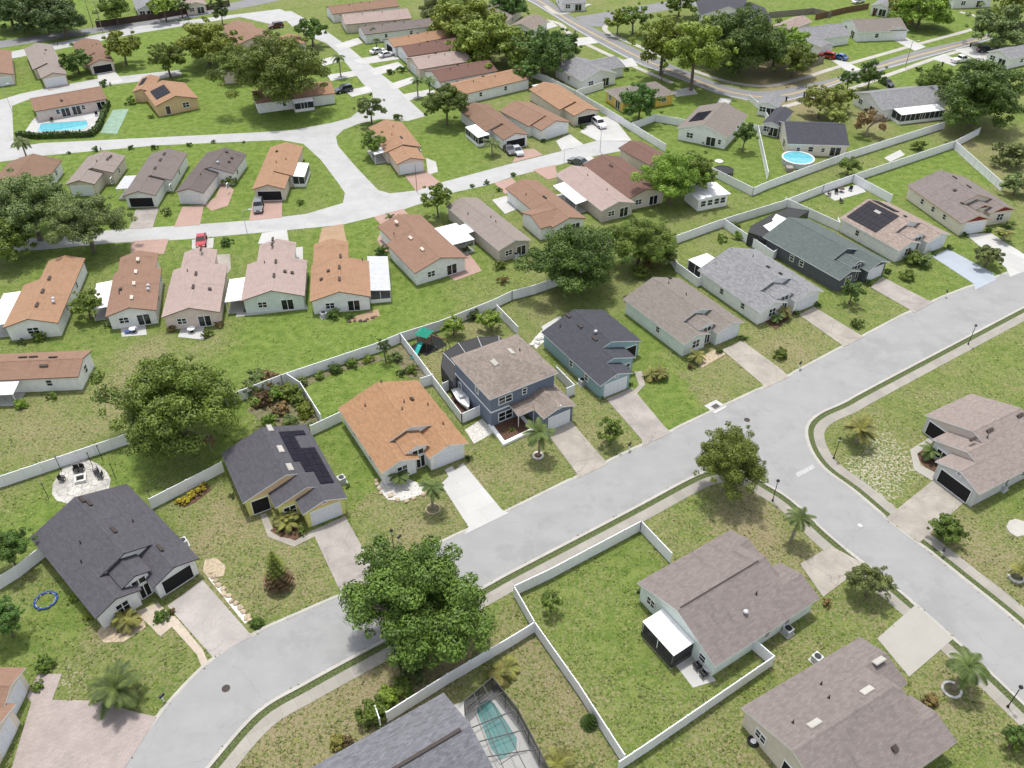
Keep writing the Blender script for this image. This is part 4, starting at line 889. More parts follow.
h = villa('broad terracotta roof beside the bright green trees, by grey road', (228,50),(272,41),(262,21),(224,28),'villa_rust','pink',rear=False,split=.6,fx=(-.4,.3))
h = villa('pinkish roof half hidden behind the bright green trees', (224,75),(250,72),(246,54),(221,53),'villa_pink','pink',rear=False)
h = villa('small terracotta roof beside street tree and red car', (283,48),(307,44.5),(300,36),(277,39),'villa_orange','white',rear=False)
h = villa('brown roof strip behind the dark red car', (252,44),(275,39),(262,31),(243,36),'villa_brown','white',rear=False)
# ---------------------------------------------------------------- houses beyond the village, top right
FG = 'houses along the grey road with the yellow line'
def far(label, A, B, C, D, roof, wall, trim='trim_white', he=2.7, sl=.34, wing=None, wins=True, hip=(0, 0)):
    h = House(label, A, B, C, D, roof, wall, trim, he=he, sl=sl, group=FG, o=.4); h.main(hip=hip); W = h.W
    if wing: h.blk(wing[0]*W, wing[1]*W, wing[2]*h.l, wing[3]*h.l, axis=wing[4] if len(wing) > 4 else 'x')
    if wins: h.win('F', -.25*W, .9, 1.6, 1.3).win('F', .2*W, .05, 2.2, 2.1, 'slider').win('R', h.l*.4, .9, 1.2, 1.2).win('L', h.l*.5, .9, 1.2, 1.2)
    h.build(); return h
far('white house with dark grey roof behind white vinyl fence', (582,83),(613,73.5),(590,58.5),(557.5,67.5),'grey','white',wing=(.1,1.0,.3,.9)).roofm
h = far('mustard yellow house with hipped taupe roof behind round tree', (604.5,90),(623,103),(676,94),(655,82),'taupe','yellow',hip=(1,1))
h.win('R', h.l*.2, .9, 1.4, 1.2).win('R', h.l*.8, .9, 1.4, 1.2)
h = far('white house with taupe roof and dark solar array by the black trampoline', (683,128),(730.5,141),(741.5,116.5),(697,104),'taupe','white'); h.win('F', .38*h.W, .8, .8, 1.2); h.solar(-h.W*.40, -h.W*.1, h.l*.22, h.l*.62, 3, 4)
far('dark roofed house by the top picture edge behind tree crowns', (697,18),(752,15),(745,-4),(697,-6),'navy','white',wing=(.2,.8,-.2,.4,'y'))
h = far('cream house with dark navy gable beside the round garden pool', (778,122),(787,144.5),(847,146),(838,122),'navy','cream'); h.win('R', h.l*.8, .05, 2.4, 2.1, 'slider').win('R', h.l*.6, .9, .9, 1).win('R', h.l*.2, .9, .9, 1)
far('navy roofed wing beside the white garden wall and round pool', (762,124),(780,127),(794,112),(776,108),'navy','white')
h = far('white house with mid grey roof and white metal lanai roof', (866,95),(880,114),(926,101),(912,84),'grey','white',wing=(-.5,.3,.75,1.25,'y')); h.porch(h.W/2 + .1, h.W/2 + 3.6, h.l*.2, h.l*.95, 2.6, 2.3, 'R', screen='screen_dark')
h = far('wide ranch house with brown hipped roof and curved front bed', (846,22),(857,34),(902,30),(892,18),'villa_brown' and 'taupe','white',wing=(-.2,.5,.6,1.0,'x')); 
h = far('house with pale metal roof and carport beside two parked cars', (786,32),(803,43),(845,34.5),(829,23),'grey','white','trim_white',wing=(.2,1.1,.1,.35,'x')); h.root['category'] = 'house'
far('low tan roofed house at the top behind wooden fences', (770,27),(790,31),(812,22),(794,17),'brownmix','beige')
far('grey roofed house near right picture edge behind parked vehicles', (988,52),(1010,60),(1045,52),(1020,44),'grey','white')
far('brown roof at the top beside grey road junction', (512,27),(534,31),(545,22),(524,16),'tanbrown','white')
far('dark low roof beside grey road and white drives', (549,42),(560,46),(574,39),(563,34),'navy','white')
far('brown house behind olive trees at the top edge', (474,18),(508,22),(520,8),(488,3),'tanbrown','beige')
far('white metal roofed shed at the top edge beyond fences', (872,6),(890,9),(898,2),(880,-2),'grey','white')
far('pale house beyond the grey road behind the dark wood fence', (135,11),(156,8),(152,-4),(133,-2),'grey','white')
far('tan house beyond the dark wood fence at the top', (184,8),(206,4),(200,-6),(180,-4),'brownmix','beige')
far('house at the top edge beyond the junction with grey hip roof', (560,4),(586,2),(580,-8),(556,-7),'grey','white',hip=(1,1))
far('light roofed house at top edge above the white drive', (952,2),(985,-3),(975,-12),(945,-8),'brownmix','white')
far('white house with dark roof half in frame beside white wall', (757,104),(778,108),(786,98),(764,95),'grey','white')
h = House('small white-roofed screened porch half under the olive tree', (697,203),(726,194),(716,181),None,'porch_white','white','trim_white',group=FG,sl=.07,he=2.5); h.main()
for x in (-2.2, -.7, .8, 2.2): h.win('F', x, .8, 1.2, 1.3)
h.build()
# ================================================================ FENCES
def fence(label, px, h=1.8, mat='vinyl_white', wpost=.07, cat='fence', step=2.4, group='white vinyl garden fences'):
    P = gpts(px); o = P[0]; root = empty('fence', o, 0, label, cat, group)
    mb = MB(); pm = MB(); pm.bar((0, 0, -.1), (0, 0, h + .06), wpost * 1.35); pm.bar((0, 0, h + .06), (0, 0, h + .14), wpost * 1.6, r2=.01)
    pme = pm.mesh('fence_post', [mat])
    for a, b in zip(P[:-1], P[1:]):
        d = b - a; L = d.length; ang = math.atan2(d.y, d.x); T = Matrix.Translation(a - o) @ Matrix.Rotation(ang, 4, 'Z')
        mb.box(0, L, -.02, .02, .06, h - .09, 0, T); mb.box(0, L, -.045, .045, h - .1, h, 0, T); mb.box(0, L, -.04, .04, .03, .17, 0, T)
        n = max(1, int(L / .3))
        for i in range(n): x = L * (i + .5) / n; mb.box(x - .01, x + .01, -.028, .028, .17, h - .1, 0, T)
        m = max(1, round(L / step))
        for i in range(m + (1 if b is P[-1] else 0)):
            link('post', pme, root, (a - o) + d * (i / m))
    mb.build('panel', mat, root); return root
fence('white fence behind the fire pit patio at the open strip', [(-12,492),(62,467),(129,444)])
fence('white fence between the big mottled tree and the flower garden', [(196,420),(243,400),(283,384.5)])
fence('white fence along the garden with dug beds, above orange roof', [(283,384.5),(378,352.5),(401,342.5)])
fence('white fence behind the green playset and round bushes', [(401,342.5),(441,330),(491,310),(512,300)])
fence('white fence stub passing under the large dark tree', [(512,300),(535,294),(566,283),(600,271)])
fence('long white fence behind the grey and green roofs', [(662,249),(717,229),(783,208.5),(822,193)])
fence('white fence behind the solar array house and bright green lawn', [(822,193),(852,182.5),(953,148.5)])
fence('white fence dropping down beside the bright green lawn', [(953,148.5),(1000.5,191)])
fence('short white fence running from the lawn corner under the huge oak', [(953,148.5),(978,135)])
fence('white fence joining charcoal and dark solar houses behind yellow bushes', [(152.5,509),(224,472)])
fence('white fence corner at lower edge of charcoal roof by blue ring', [(-4,592),(20,577),(46,556.5)])
fence('white fence linking solar house and orange roof house', [(312,435.5),(342,421.5)])
fence('thin white divider fence beside the dug garden beds', [(288,383),(302,392),(322,424)])
fence('white fence between orange roof and the boat yard', [(401,342.5),(433,385),(462,423.5)])
fence('white gate panel in front of the parked white boat', [(462,423.5),(480,415.5)])
fence('short white panel tying orange roof to its side fence', [(421,388),(433,384)])
fence('short white panel behind the parked white boat', [(443,393),(458,386)])
fence('white fence at rear corner of two-storey house', [(497,314),(518,336)])
fence('white fence corner beside the garage of two-storey house', [(556,376),(574,394.5),(566,398)])
fence('white fence between taupe roof and white sunroom', [(662,249),(676,271.5),(697,287),(705,284)])
fence('white fence between light grey roof and green roof', [(724,228),(772,260.5),(781,253)])
fence('white fence between green roof and solar array house', [(784,206),(838,231),(836,226)])
fence('white fence between solar array roof and bright green lawn', [(852,182.5),(890,203)])
fence('white fence along the sidewalk of the corner garden', [(514,596),(550,579),(640,531)])
fence('white fence from sidewalk corner down to taupe corner roof', [(640,531),(670,563)])
fence('white fence splitting the corner garden from pool house lawn', [(514,596),(534.5,632),(578,694),(623,764)])
fence('white fence along lower edge of corner garden up to house', [(618,771),(648,751),(771,666),(751,648.5)])
fence('white fence between roadside tree and screened pool garden', [(534.5,632),(512,646),(448,684),(388,722)])
fence('white fence stub by bushes at the blue-grey roof', [(377,716),(381,728)])
fence('long white village wall behind the orange villas', [(520,73),(547,83),(575,97.5),(620,124),(665,152)])
fence('white fence on the lawn of white house with dark grey roof', [(575,97.5),(603,89)])
fence('white fence between yellow house and trampoline lawn', [(632,130),(654.5,121.5),(688,127.5)])
fence('white fence right of the black trampoline lawn', [(757,133),(767,180)])
fence('short white fence by the conifer and navy wing', [(742,131),(757,133),(775,132)])
fence('white fence below trampoline near patio villa under lime tree', [(702,171),(728,184),(752,196)])
fence('long white fence below the round garden pool', [(752,196),(768,189),(800,177),(843,161),(943,129)])
fence('dark wood fence beyond the grey road at top left', [(97,27.5),(150,20),(192,13),(230,6)], mat='wood_dark', group='wooden fences')
fence('grey wood fence beside pale metal roof house and tree', [(793,73),(823,63)], mat='wood_grey', group='wooden fences')
fence('brown wood fence behind the wide ranch house', [(815,20),(845,13),(868,9)], mat='wood_brown', group='wooden fences')
fence('grey wood fence behind low tan house at top', [(768,18),(812,14),(830,18)], mat='wood_grey', group='wooden fences')
fence('brown wood fence near bright tree above ranch house', [(872,16),(893,12),(912,26)], mat='wood_brown', group='wooden fences')
fence('low pale garden wall running past the navy wing', [(748,100),(762,112),(770,126)], h=1.4, mat='vinyl_white')
# ================================================================ TREES
_cr = {}
def crown_mesh(kind, n_blob, n_leaf, size, seed, flat=.78, hollow=.35):
    k = (kind, seed)
    if k in _cr: return _cr[k]
    r = np.random.default_rng(seed)
    C = []
    tries = 0
    while len(C) < n_blob and tries < 6000:
        tries += 1
        v = r.normal(size=3); v /= np.linalg.norm(v)
        if v[2] < -.45: continue
        rad = r.uniform(.5, .95) if r.random() < .8 else r.uniform(.1, .5)
        c = v * rad
        if r.random() < .16: C.append((*(v * r.uniform(.95, 1.12)), r.uniform(.06, .11))); continue
        C.append((*c, r.uniform(.12, .24) * (1.25 - .35 * rad)))
    C = np.array(C)
    # uneven outline: push sectors in or out
    ang = np.arctan2(C[:, 1], C[:, 0]); lob = 1 + .14 * np.sin(ang * 2 + r.uniform(0, 6)) + .1 * np.sin(ang * 3 + r.uniform(0, 6)) + .09 * np.sin(ang * 5 + r.uniform(0, 6))
    C[:, 0] *= lob; C[:, 1] *= lob
    wts = C[:, 3] ** 2; cnt = np.maximum(6, (n_leaf * wts / wts.sum()).astype(int))
    P, Nn, S, A = [], [], [], []
    for (x, y, z, rr), m in zip(C, cnt):
        v = r.normal(size=(m, 3)); v /= np.linalg.norm(v, axis=1)[:, None]
        q = np.array([x, y, z]) + v * rr * r.uniform(.55, 1.12, (m, 1)) * np.array([1.1, 1.1, .85])
        keep = (v[:, 2] > -.55) | (r.random(m) < .4)
        q, v = q[keep], v[keep]
        nn = v * .95 + np.array([0, 0, .35]) + r.normal(size=v.shape) * .45; nn /= np.linalg.norm(nn, axis=1)[:, None]
        P.append(q); Nn.append(nn); S.append(size * r.uniform(.6, 1.4, len(q))); A.append(np.clip(r.random() * .7 + r.random(len(q)) * .35, 0, 1))
    P, Nn, S, A = np.concatenate(P), np.concatenate(Nn), np.concatenate(S), np.concatenate(A)
    P /= np.percentile(np.hypot(P[:, 0], P[:, 1]), 97.5); P[:, 2] *= flat
    ref = np.where(np.abs(Nn[:, 2:3]) < .9, np.array([[0, 0, 1.]]), np.array([[1., 0, 0]]))
    U = np.cross(Nn, ref); U /= np.linalg.norm(U, axis=1)[:, None]; V = np.cross(Nn, U)
    t = r.uniform(0, 6.28, len(P))[:, None]; U, V = U * np.cos(t) + V * np.sin(t), V * np.cos(t) - U * np.sin(t)
    S = S[:, None]
    q = np.stack([P - U * S * .9, P - V * S * .55 + U * S * .1, P + U * S, P + V * S * .55 - U * S * .1], 1)
    n = len(P); me = bpy.data.meshes.new('crown_' + kind)
    me.vertices.add(n * 4); me.vertices.foreach_set('co', q.reshape(-1).astype(np.float32))
    me.loops.add(n * 4); me.loops.foreach_set('vertex_index', np.arange(n * 4, dtype=np.int32))
    me.polygons.add(n); me.polygons.foreach_set('loop_start', np.arange(0, n * 4, 4, dtype=np.int32)); me.update(calc_edges=True)
    at = me.attributes.new('leaf', 'FLOAT', 'FACE'); at.data.foreach_set('value', A.astype(np.float32))
    me.materials.append(M['leaf_oak']); _cr[k] = me; return me
def trunk_mesh(h, r, spread, seed, limbs=5):
    rr = random.Random(seed); mb = MB(); f = h * .42
    p = Vector((0, 0, -.15)); q = Vector((rr.uniform(-.2, .2), rr.uniform(-.2, .2), f)); mb.bar(p, Vector((0, 0, .5)), r * 1.5, 0, 8, r * 1.05); mb.bar(Vector((0, 0, .45)), q, r * 1.05, 0, 8, r * .8)
    for i in range(limbs):
        a = 2 * math.pi * i / limbs + rr.uniform(-.4, .4); s = spread * rr.uniform(.45, .75)
        m1 = q + Vector((math.cos(a) * s * .5, math.sin(a) * s * .5, h * .22)); m2 = Vector((math.cos(a) * s, math.sin(a) * s, h * rr.uniform(.75, .98)))
        mb.bar(q - Vector((0, 0, .2)), m1, r * .6, 0, 6, r * .4); mb.bar(m1, m2, r * .4, 0, 5, r * .12)
        for j in range(2):
            b = a + rr.uniform(-.9, .9); mb.bar(m1, m1 + Vector((math.cos(b) * s * .5, math.sin(b) * s * .5, h * rr.uniform(.15, .32))), r * .28, 0, 4, r * .08)
    return mb
TG = 'broadleaf trees'
CLS = {'L': (120, 62000, .023), 'M': (70, 17000, .042), 'S': (36, 4200, .08), 'X': (16, 900, .16)}
def tree(label, px, py, w, hc, leaf, cls=None, flat=.75, seed=None, trunk=True, group=TG, cat='tree', bare=0):
    """px, py: middle of the crown in the photograph; w: crown width there; hc: metres to the crown's middle"""
    if py < 115 and w < 80: w *= 1.15
    P = G(px, py, hc); R_ = w / 2 * depth(P) / F
    if cls is None: cls = 'L' if w > 85 else 'M' if w > 34 else 'S'
    sd = (seed if seed is not None else int(px * 7 + py)) % 4
    nb, nl, sz = CLS[cls]
    root = empty('tree', (P.x, P.y, 0), 0, label, cat, group)
    h = hc + R_ * flat * .6
    c = link('crown', crown_mesh(cls + str(flat), nb, nl, sz, 100 + sd, flat), root, (0, 0, hc), (px * 1.7) % 6.28, leaf); c.scale = (R_, R_, R_)
    if trunk: trunk_mesh(h, max(.12, min(.45, R_ * .055)), R_, int(px + py)).build('trunk', 'bark', root)
    return root
tree('large mid-green tree overhanging the near street and sidewalk', 418,598,150,5.0,'leaf_rich',seed=1,flat=.7)
tree('dark green round tree at the street junction corner', 731,463,74,4.8,'leaf_oak','L',seed=2,flat=1.0)
tree('big mottled tree above the dark solar roof by garden fence', 177,407,130,6.0,'leaf_oak',seed=3)
tree('large dense dark tree in front of taupe and navy roofs', 576,262,98,5.4,'leaf_dark','L',seed=0)
tree('greyer loose tree right behind the large dense dark tree', 640,242,66,4.6,'leaf_oak','L',seed=1,flat=.8)
tree('low brownish scrubby tree at end of white fence', 660,254,36,2.2,'leaf_grey',seed=2)
tree('wide grey-green oak at left edge over the village street', 28,208,92,6.5,'leaf_grey','L',seed=1)
tree('second wide grey-green oak shading the patchy orange roof', 84,222,72,6.0,'leaf_grey','L',seed=2)
tree('oak behind the two grey-green oaks at left edge', 5,240,60,4.0,'leaf_oak','M',seed=3)
tree('giant spreading tree with pale forked trunk beside orange villa', 277,72,98,9.0,'leaf_oak','L',seed=3,flat=.72)
tree('rich green round street tree at the village corner', 446,104,40,5.0,'leaf_rich',seed=1)
tree('grey-green upright tree on the island lawn, upper of two', 370,107,27,4.0,'leaf_grey',seed=2,flat=1.0)
tree('darker shrubby tree beside the island villa, lower of two', 373,144,26,3.0,'leaf_oak',seed=3,flat=.9)
tree('bright lime tree in front of the red-brown villa', 672,178,66,5.4,'leaf_lime','L',seed=0,flat=.85)
tree('olive tree merging with the bright lime tree by porch', 692,172,52,5.4,'leaf_oak','M',seed=1)
tree('dark round tree in front of the mustard yellow house', 640,103,35,4.6,'leaf_dark','M',seed=2,flat=1.0)
tree('dark tree behind orange villas beside white dark-roofed house', 543,56,50,5.0,'leaf_dark','M',seed=3,flat=.85)
tree('dark crown behind the parallel row at olive trees', 522,52,40,4.6,'leaf_oak','M',seed=0)
tree('bright olive tree at end of parallel row, upper', 464,24,60,5.0,'leaf_olive','M',seed=1)
tree('bright olive tree at end of parallel row, lower', 488,44,68,5.0,'leaf_olive','M',seed=2)
tree('grey-brown tree by the white wall above parallel row', 437,10,36,3.0,'leaf_grey','M',seed=3)
tree('dark tree at top edge near the junction', 510,6,34,4.0,'leaf_dark','M',seed=1)
tree('tall bright tree by the grey road with visible pale trunk', 696,52,56,9.5,'leaf_lime','M',seed=1,flat=1.0)
tree('bright tree left of the tall pale-trunked tree', 664,44,50,8.0,'leaf_olive','M',seed=2,flat=1.0)
tree('massive dark oak at the grey road bend', 742,46,74,6.5,'leaf_dark','L',seed=3,flat=.85)
tree('second massive dark oak at bend, behind the first', 776,52,46,5.0,'leaf_dark','M',seed=0)
tree('bright green small-leaved tree beside pale metal roof', 787,45,42,5.0,'leaf_lime','M',seed=1)
tree('round tree on the island of grass at the junction', 634,17,30,5.0,'leaf_oak','S',seed=2)
tree('olive tree left on the grass island at junction', 618,21,22,4.0,'leaf_olive','S',seed=3)
tree('huge dark oak at right edge above white fence corner', 980,98,88,6.5,'leaf_dark','L',seed=2,flat=.85)
tree('grey-green oak at top right by parked vehicles', 1003,31,54,5.0,'leaf_grey','M',seed=3)
tree('bright tree beside the wide ranch house', 922,11,50,5.0,'leaf_lime','M',seed=0)
tree('olive crown right of the bright ranch tree', 905,6,30,4.0,'leaf_olive','S',seed=1)
tree('small dark tree by dark car and grey roof, left of pair', 850,78,19,3.4,'leaf_dark','S',seed=2,flat=.95)
tree('small dark tree by dark car and grey roof, right of pair', 871,76,24,3.4,'leaf_dark','S',seed=3,flat=.95)
tree('pale yellow-green tree behind the navy gabled house', 822,101,38,4.0,'leaf_pale','M',seed=0)
tree('olive crown behind pale tree at the road edge', 842,97,30,3.6,'leaf_olive','S',seed=1)
tree('round bush tree at white fence beside the garden pool', 850,165,24,2.2,'leaf_oak','S',seed=2)
tree('bright leafy tree beside terracotta roof by the grey road', 205,44,52,5.5,'leaf_olive','M',seed=1)
tree('leafy tree left of the bright one by terracotta roof', 166,58,34,5.0,'leaf_oak','M',seed=2)
tree('slim bright tree beside brown house with open garage', 122,48,32,4.5,'leaf_olive','S',seed=3)
tree('dark tree between taupe and brown houses at top left', 75,60,29,3.6,'leaf_dark','S',seed=0)
tree('bright round tree on village street near the red car', 311,30,32,4.5,'leaf_rich','S',seed=1)
tree('dark wood mass at top left corner, nearer crown', 40,14,56,5.0,'leaf_shade','M',seed=2)
tree('dark wood mass at top left corner, left crown', 8,12,46,5.0,'leaf_shade','M',seed=3)
tree('olive tree beyond the grey road at top', 114,9,34,4.5,'leaf_oak','M',seed=0)
tree('bright tree beyond grey road, right of olive tree', 163,6,28,4.5,'leaf_olive','S',seed=1)
tree('dark tree beyond grey road beside the wood fence', 180,6,18,3.5,'leaf_shade','S',seed=2)
tree('upright dark roadside tree at end of the wood fence', 220,11,17,4.0,'leaf_shade','S',seed=3,flat=1.1)
tree('dark tree at left picture edge below fence', 6,548,44,3.6,'leaf_dark','M',seed=1)
tree('dark tree at left picture edge beside blue ring', 2,618,42,3.2,'leaf_dark','M',seed=2)
tree('small tree between patchy orange and brown villas', 86,305,32,2.6,'leaf_oak','S',seed=3)
tree('dull grey-green bushy tree by corner house driveway', 872,580,44,2.6,'leaf_grey','M',seed=0)
tree('dense mid-green bush tree on sandy lawn by corner driveway', 947,529,36,1.8,'leaf_rich','M',seed=1,flat=.65)
tree('dark rounded tree at front of charcoal green-roofed house', 853,291,24,2.6,'leaf_dark','S',seed=2,flat=1.1)
tree('thin see-through tree on dry front lawn by mailbox', 611,432,26,2.2,'leaf_oak','S',seed=3,flat=1.0)
tree('bright bush tree right of the green playset', 453,326,24,1.9,'leaf_lime','S',seed=0)
tree('lime bush tree behind the round pool screen', 491,320,28,1.9,'leaf_lime','S',seed=1)
tree('slim dark tree at junction of white garden fences', 384,346,14,3.0,'leaf_shade','S',seed=2,flat=1.5)
tree('round-headed tree by taupe villa and white patio roof', 437,199,32,3.8,'leaf_oak','S',seed=3)
tree('dark conifer on lawn right of solar array house', 745,136,26,3.6,'leaf_dark','S',seed=1,flat=1.2)
tree('dark tree at lower right picture edge', 1018,735,26,2.2,'leaf_dark','S',seed=2)
tree('spreading grey shrub tree at upper right lawn edge', 1010,156,36,2.0,'leaf_grey','S',seed=3,flat=.6)
tree('dark rounded shrub at right edge below grey shrub', 1018,184,32,2.4,'leaf_grey','S',seed=0)
tree('silvery low tree beside pale driveway at upper kerb', 990,256,32,2.0,'leaf_grey','S',seed=1)
tree('dark shrub tree on lawn at fence splitting gardens', 551,601,24,2.0,'leaf_oak','S',seed=2,flat=1.0)
tree('bright creeper-covered tree at far right top lawn', 1010,8,30,4,'leaf_olive','S',seed=3)
tree('thin stem tree on grass strip by the grey road', 663,66,8,4.2,'leaf_dark','X',seed=3,flat=1.4)
# bare grey tree
def bare_tree(label, px, py, h, spread, leaf=None):
    P = G(px, py); root = empty('bare_tree', P, 0, label, 'tree', 'leafless and dying trees'); rr = random.Random(int(px)); mb = MB()
    def grow(p, d, L, r, n):
        q = p + d * L; mb.bar(p, q, r, 0, 4, r * .6)
        if n:
            for k in range(3 if n > 1 else 4):
                dd = (d + Vector((rr.uniform(-.8, .8), rr.uniform(-.8, .8), rr.uniform(-.1, .5)))).normalized(); grow(q, dd, L * rr.uniform(.6, .85), r * .55, n - 1)
    grow(Vector((0, 0, -.1)), Vector((0, 0, 1)), h * .34, spread * .045, 4); mb.build('trunk', 'bare_twig', root)
    if leaf:
        c = link('crown', crown_mesh('X0.9', 16, 700, .2, 131, .9), root, (0, 0, h * .62), 0, leaf); c.scale = (spread * .45,) * 3
    return root
bare_tree('leafless pale tree behind the navy gabled house', 866,136,6.0,7.5,'leaf_dry')
bare_tree('brown twiggy tree beside white house with dark grey roof', 566,90,4.5,3)
bare_tree('dying grey branches at the top of garden beside mottled tree', 212,452,3.2,2,'leaf_dry')
# conifer
def conifer(label, px, py, h, r, leaf, leaf2=None):
    P = G(px, py); root = empty('conifer', P, 0, label, 'tree', 'conifers'); rr = np.random.default_rng(int(px)); mb = MB(); mb2 = MB()
    mb.bar((0, 0, -.1), (0, 0, h), .1, 0, 6, .02); mb.build('trunk', 'bark', root)
    tiers = 11
    for i in range(tiers):
        z = h * (.08 + .88 * i / tiers); R0 = r * (1 - i / tiers) ** .8 + .08; m = 9
        for k in range(m):
            a = 6.28 * k / m + i * .5; e = Vector((math.cos(a) * R0, math.sin(a) * R0, z - .12 + .25 * R0 * .3)); s = Vector((0, 0, z))
            d = (e - s); wv = Vector((-math.sin(a), math.cos(a), 0)) * R0 * .16
            t = mb2
            for j in range(5):
                c0 = s + d * (j / 5); c1 = s + d * ((j + 1.25) / 5)
                for sg in (-1, 1):
                    t.face([c0, c1 + wv * sg * 1.6 + Vector((0, 0, .1)), c1], 1 if (leaf2 and i < 4) else 0)
    mb2.build('crown', [leaf, leaf2 or leaf], root); return root
conifer('small conifer with brown lower branches beside cracked driveway', 280,585,6.3,1.6,'leaf_olive','leaf_dry')
conifer('small dark conifer bush against the dividing fence', 589,724,1.9,.8,'leaf_dark')
# palms
def palm(label, px, py, h, fr, leaf='leaf_palm', n=18, lean=(0, 0), droop=.55, group='palms', cat='palm', thick=.16, multi=1):
    """px, py: foot of the trunk"""
    P = G(px, py); root = empty('palm_tree', P, 0, label, cat, group); rr = random.Random(int(px * 3 + py)); cb = MB(); tb = MB()
    for s in range(multi):
        if s: tb.build('trunk', 'palm_bark', root); cb.build('crown', leaf, root); cb = MB(); tb = MB()
        ox, oy = (rr.uniform(-.6, .6), rr.uniform(-.6, .6)) if multi > 1 else (0, 0); hh = h * rr.uniform(.7, 1) if multi > 1 else h
        top = Vector((lean[0] + ox * 1.5, lean[1] + oy * 1.5, hh)); p = Vector((ox, oy, -.1))
        for i in range(5):
            q = Vector((ox, oy, 0)).lerp(top, ((i + 1) / 5)) - Vector((lean[0], lean[1], 0)) * .25 * math.sin(math.pi * (i + 1) / 5)
            tb.bar(p, q, thick * (1.25 - .09 * i), 0, 8, thick * (1.16 - .09 * i)); p = q
        for k in range(n):
            a = 6.283 * k / n + rr.uniform(-.2, .2); up = rr.uniform(.15, 1.1); L = fr * rr.uniform(.85, 1.1)
            pts = []; d = Vector((math.cos(a) * math.cos(up), math.sin(a) * math.cos(up), math.sin(up))); c = top.copy()
            m = 9
            for j in range(m + 1):
                pts.append(c.copy()); d = (d + Vector((0, 0, -droop * .28))).normalized(); c = c + d * L / m
            for j in range(m): cb.bar(pts[j], pts[j + 1], .03 * (1 - j / m) + .008, 0, 3)
            for j in range(m):
                for sub in (0, .33, .66):
                    b = pts[j].lerp(pts[j + 1], sub); t = (pts[j + 1] - pts[j]).normalized(); sd = t.cross(Vector((0, 0, 1))).normalized()
                    LL = fr * .26 * math.sin(math.pi * min(.98, (j + sub + 1.2) / (m + 1.6))) + .06
                    for sg in (-1, 1):
                        e = b + sd * sg * LL * .85 + t * LL * .55 - Vector((0, 0, LL * .35)); wv = t * .055 * max(1, fr / 2)
                        cb.face([b - wv, e, b + wv])
    tb.build('trunk', 'palm_bark', root); cb.build('crown', leaf, root); return root
palm('tall palm with white bed ring before the orange roof house', 433,509,3.9,1.9)
palm('feathery palm in a white ring before the two-storey house', 539,456,4.2,2.4,droop=.5)
palm('leaning palm on the corner verge by lamp post', 790,543,4.0,1.9,lean=(.5,.3))
palm('palm with drooping fronds by pale sand driveway', 953,690,3.6,2.5,lean=(.5,.4),droop=.75)
palm('broad bushy palm on the sandy corner lawn', 856,443,2.4,2.4,'leaf_palm_yellow',n=24,droop=.45)
palm('big leafy palm clump on charcoal house lawn', 121,700,2.2,2.9,'leaf_palm',n=26,droop=.5)
palm('shaggy palm in tan bed below charcoal house gable', 124,628,1.2,1.6,'leaf_palm_yellow',n=16,multi=2)
palm('yellow-green palm clump in bed of dark solar house', 285,524,1.0,1.7,'leaf_palm_yellow',n=14,multi=3)
palm('slender palm in pebble bed by orange roof house', 400,484,1.4,1.5,'leaf_palm',n=14)
palm('pale palm in dark mulch bed of light grey house', 783,318,1.5,1.6,'leaf_palm_yellow',n=14)
palm('shaggy palm beside the pale palm in mulch bed', 776,322,1.0,1.3,'leaf_palm',n=12)
palm('small palm in bed of mint house with taupe roof', 696,361,1.0,1.5,'leaf_palm_yellow',n=14)
palm('palm by chocolate brown villa and village street', 27,158,3.6,2.6,droop=.8)
palm('palm on the village street lawn by upper driveway', 341,77,5.2,2.4,droop=.8)
palm('slim palm at front of the parallel villa row, left', 418,97,4.4,1.9,droop=.7)
palm('slim palm at front of the parallel villa row, right', 430,98,4.6,2.2,droop=.7)
palm('palm on lawn beside villa with white screened porch', 492,155,3.0,2.2)
palm('yellow palm in bed by stepped gables of teal house', 655,381,1.0,1.5,'leaf_palm_yellow',n=14,multi=2)
palm('bushy palm in mulch bed of the corner house', 929,458,1.2,1.7,'leaf_palm',n=18)
palm('yellow palm clump beside screened pool corner', 505,676,.8,1.7,'leaf_palm_yellow',n=16,multi=2)
palm('yellow palm clump at the lower edge of pool screen', 556,765,.8,1.7,'leaf_palm_yellow',n=16,multi=2)
palm('small palm in white ring at right picture edge', 1016,577,1.3,1.3,'leaf_palm_yellow',n=14)
palm('grey-green fan palm before solar array house', 918,263,1.2,1.9,'leaf_palm',n=20,multi=2)
palm('small palm on village lawn by salmon path', 391,222,1.0,1.2,'leaf_palm',n=12)
palm('palm at corner of parallel row beside white cars', 372,40,3.2,1.7)
palm('palm at front of parallel row by white driveway', 377,51,3.0,1.5)
palm('palm beside the yellow mailbox strip at upper right', 1002,241,1.6,2.0,'leaf_palm_yellow',n=18)
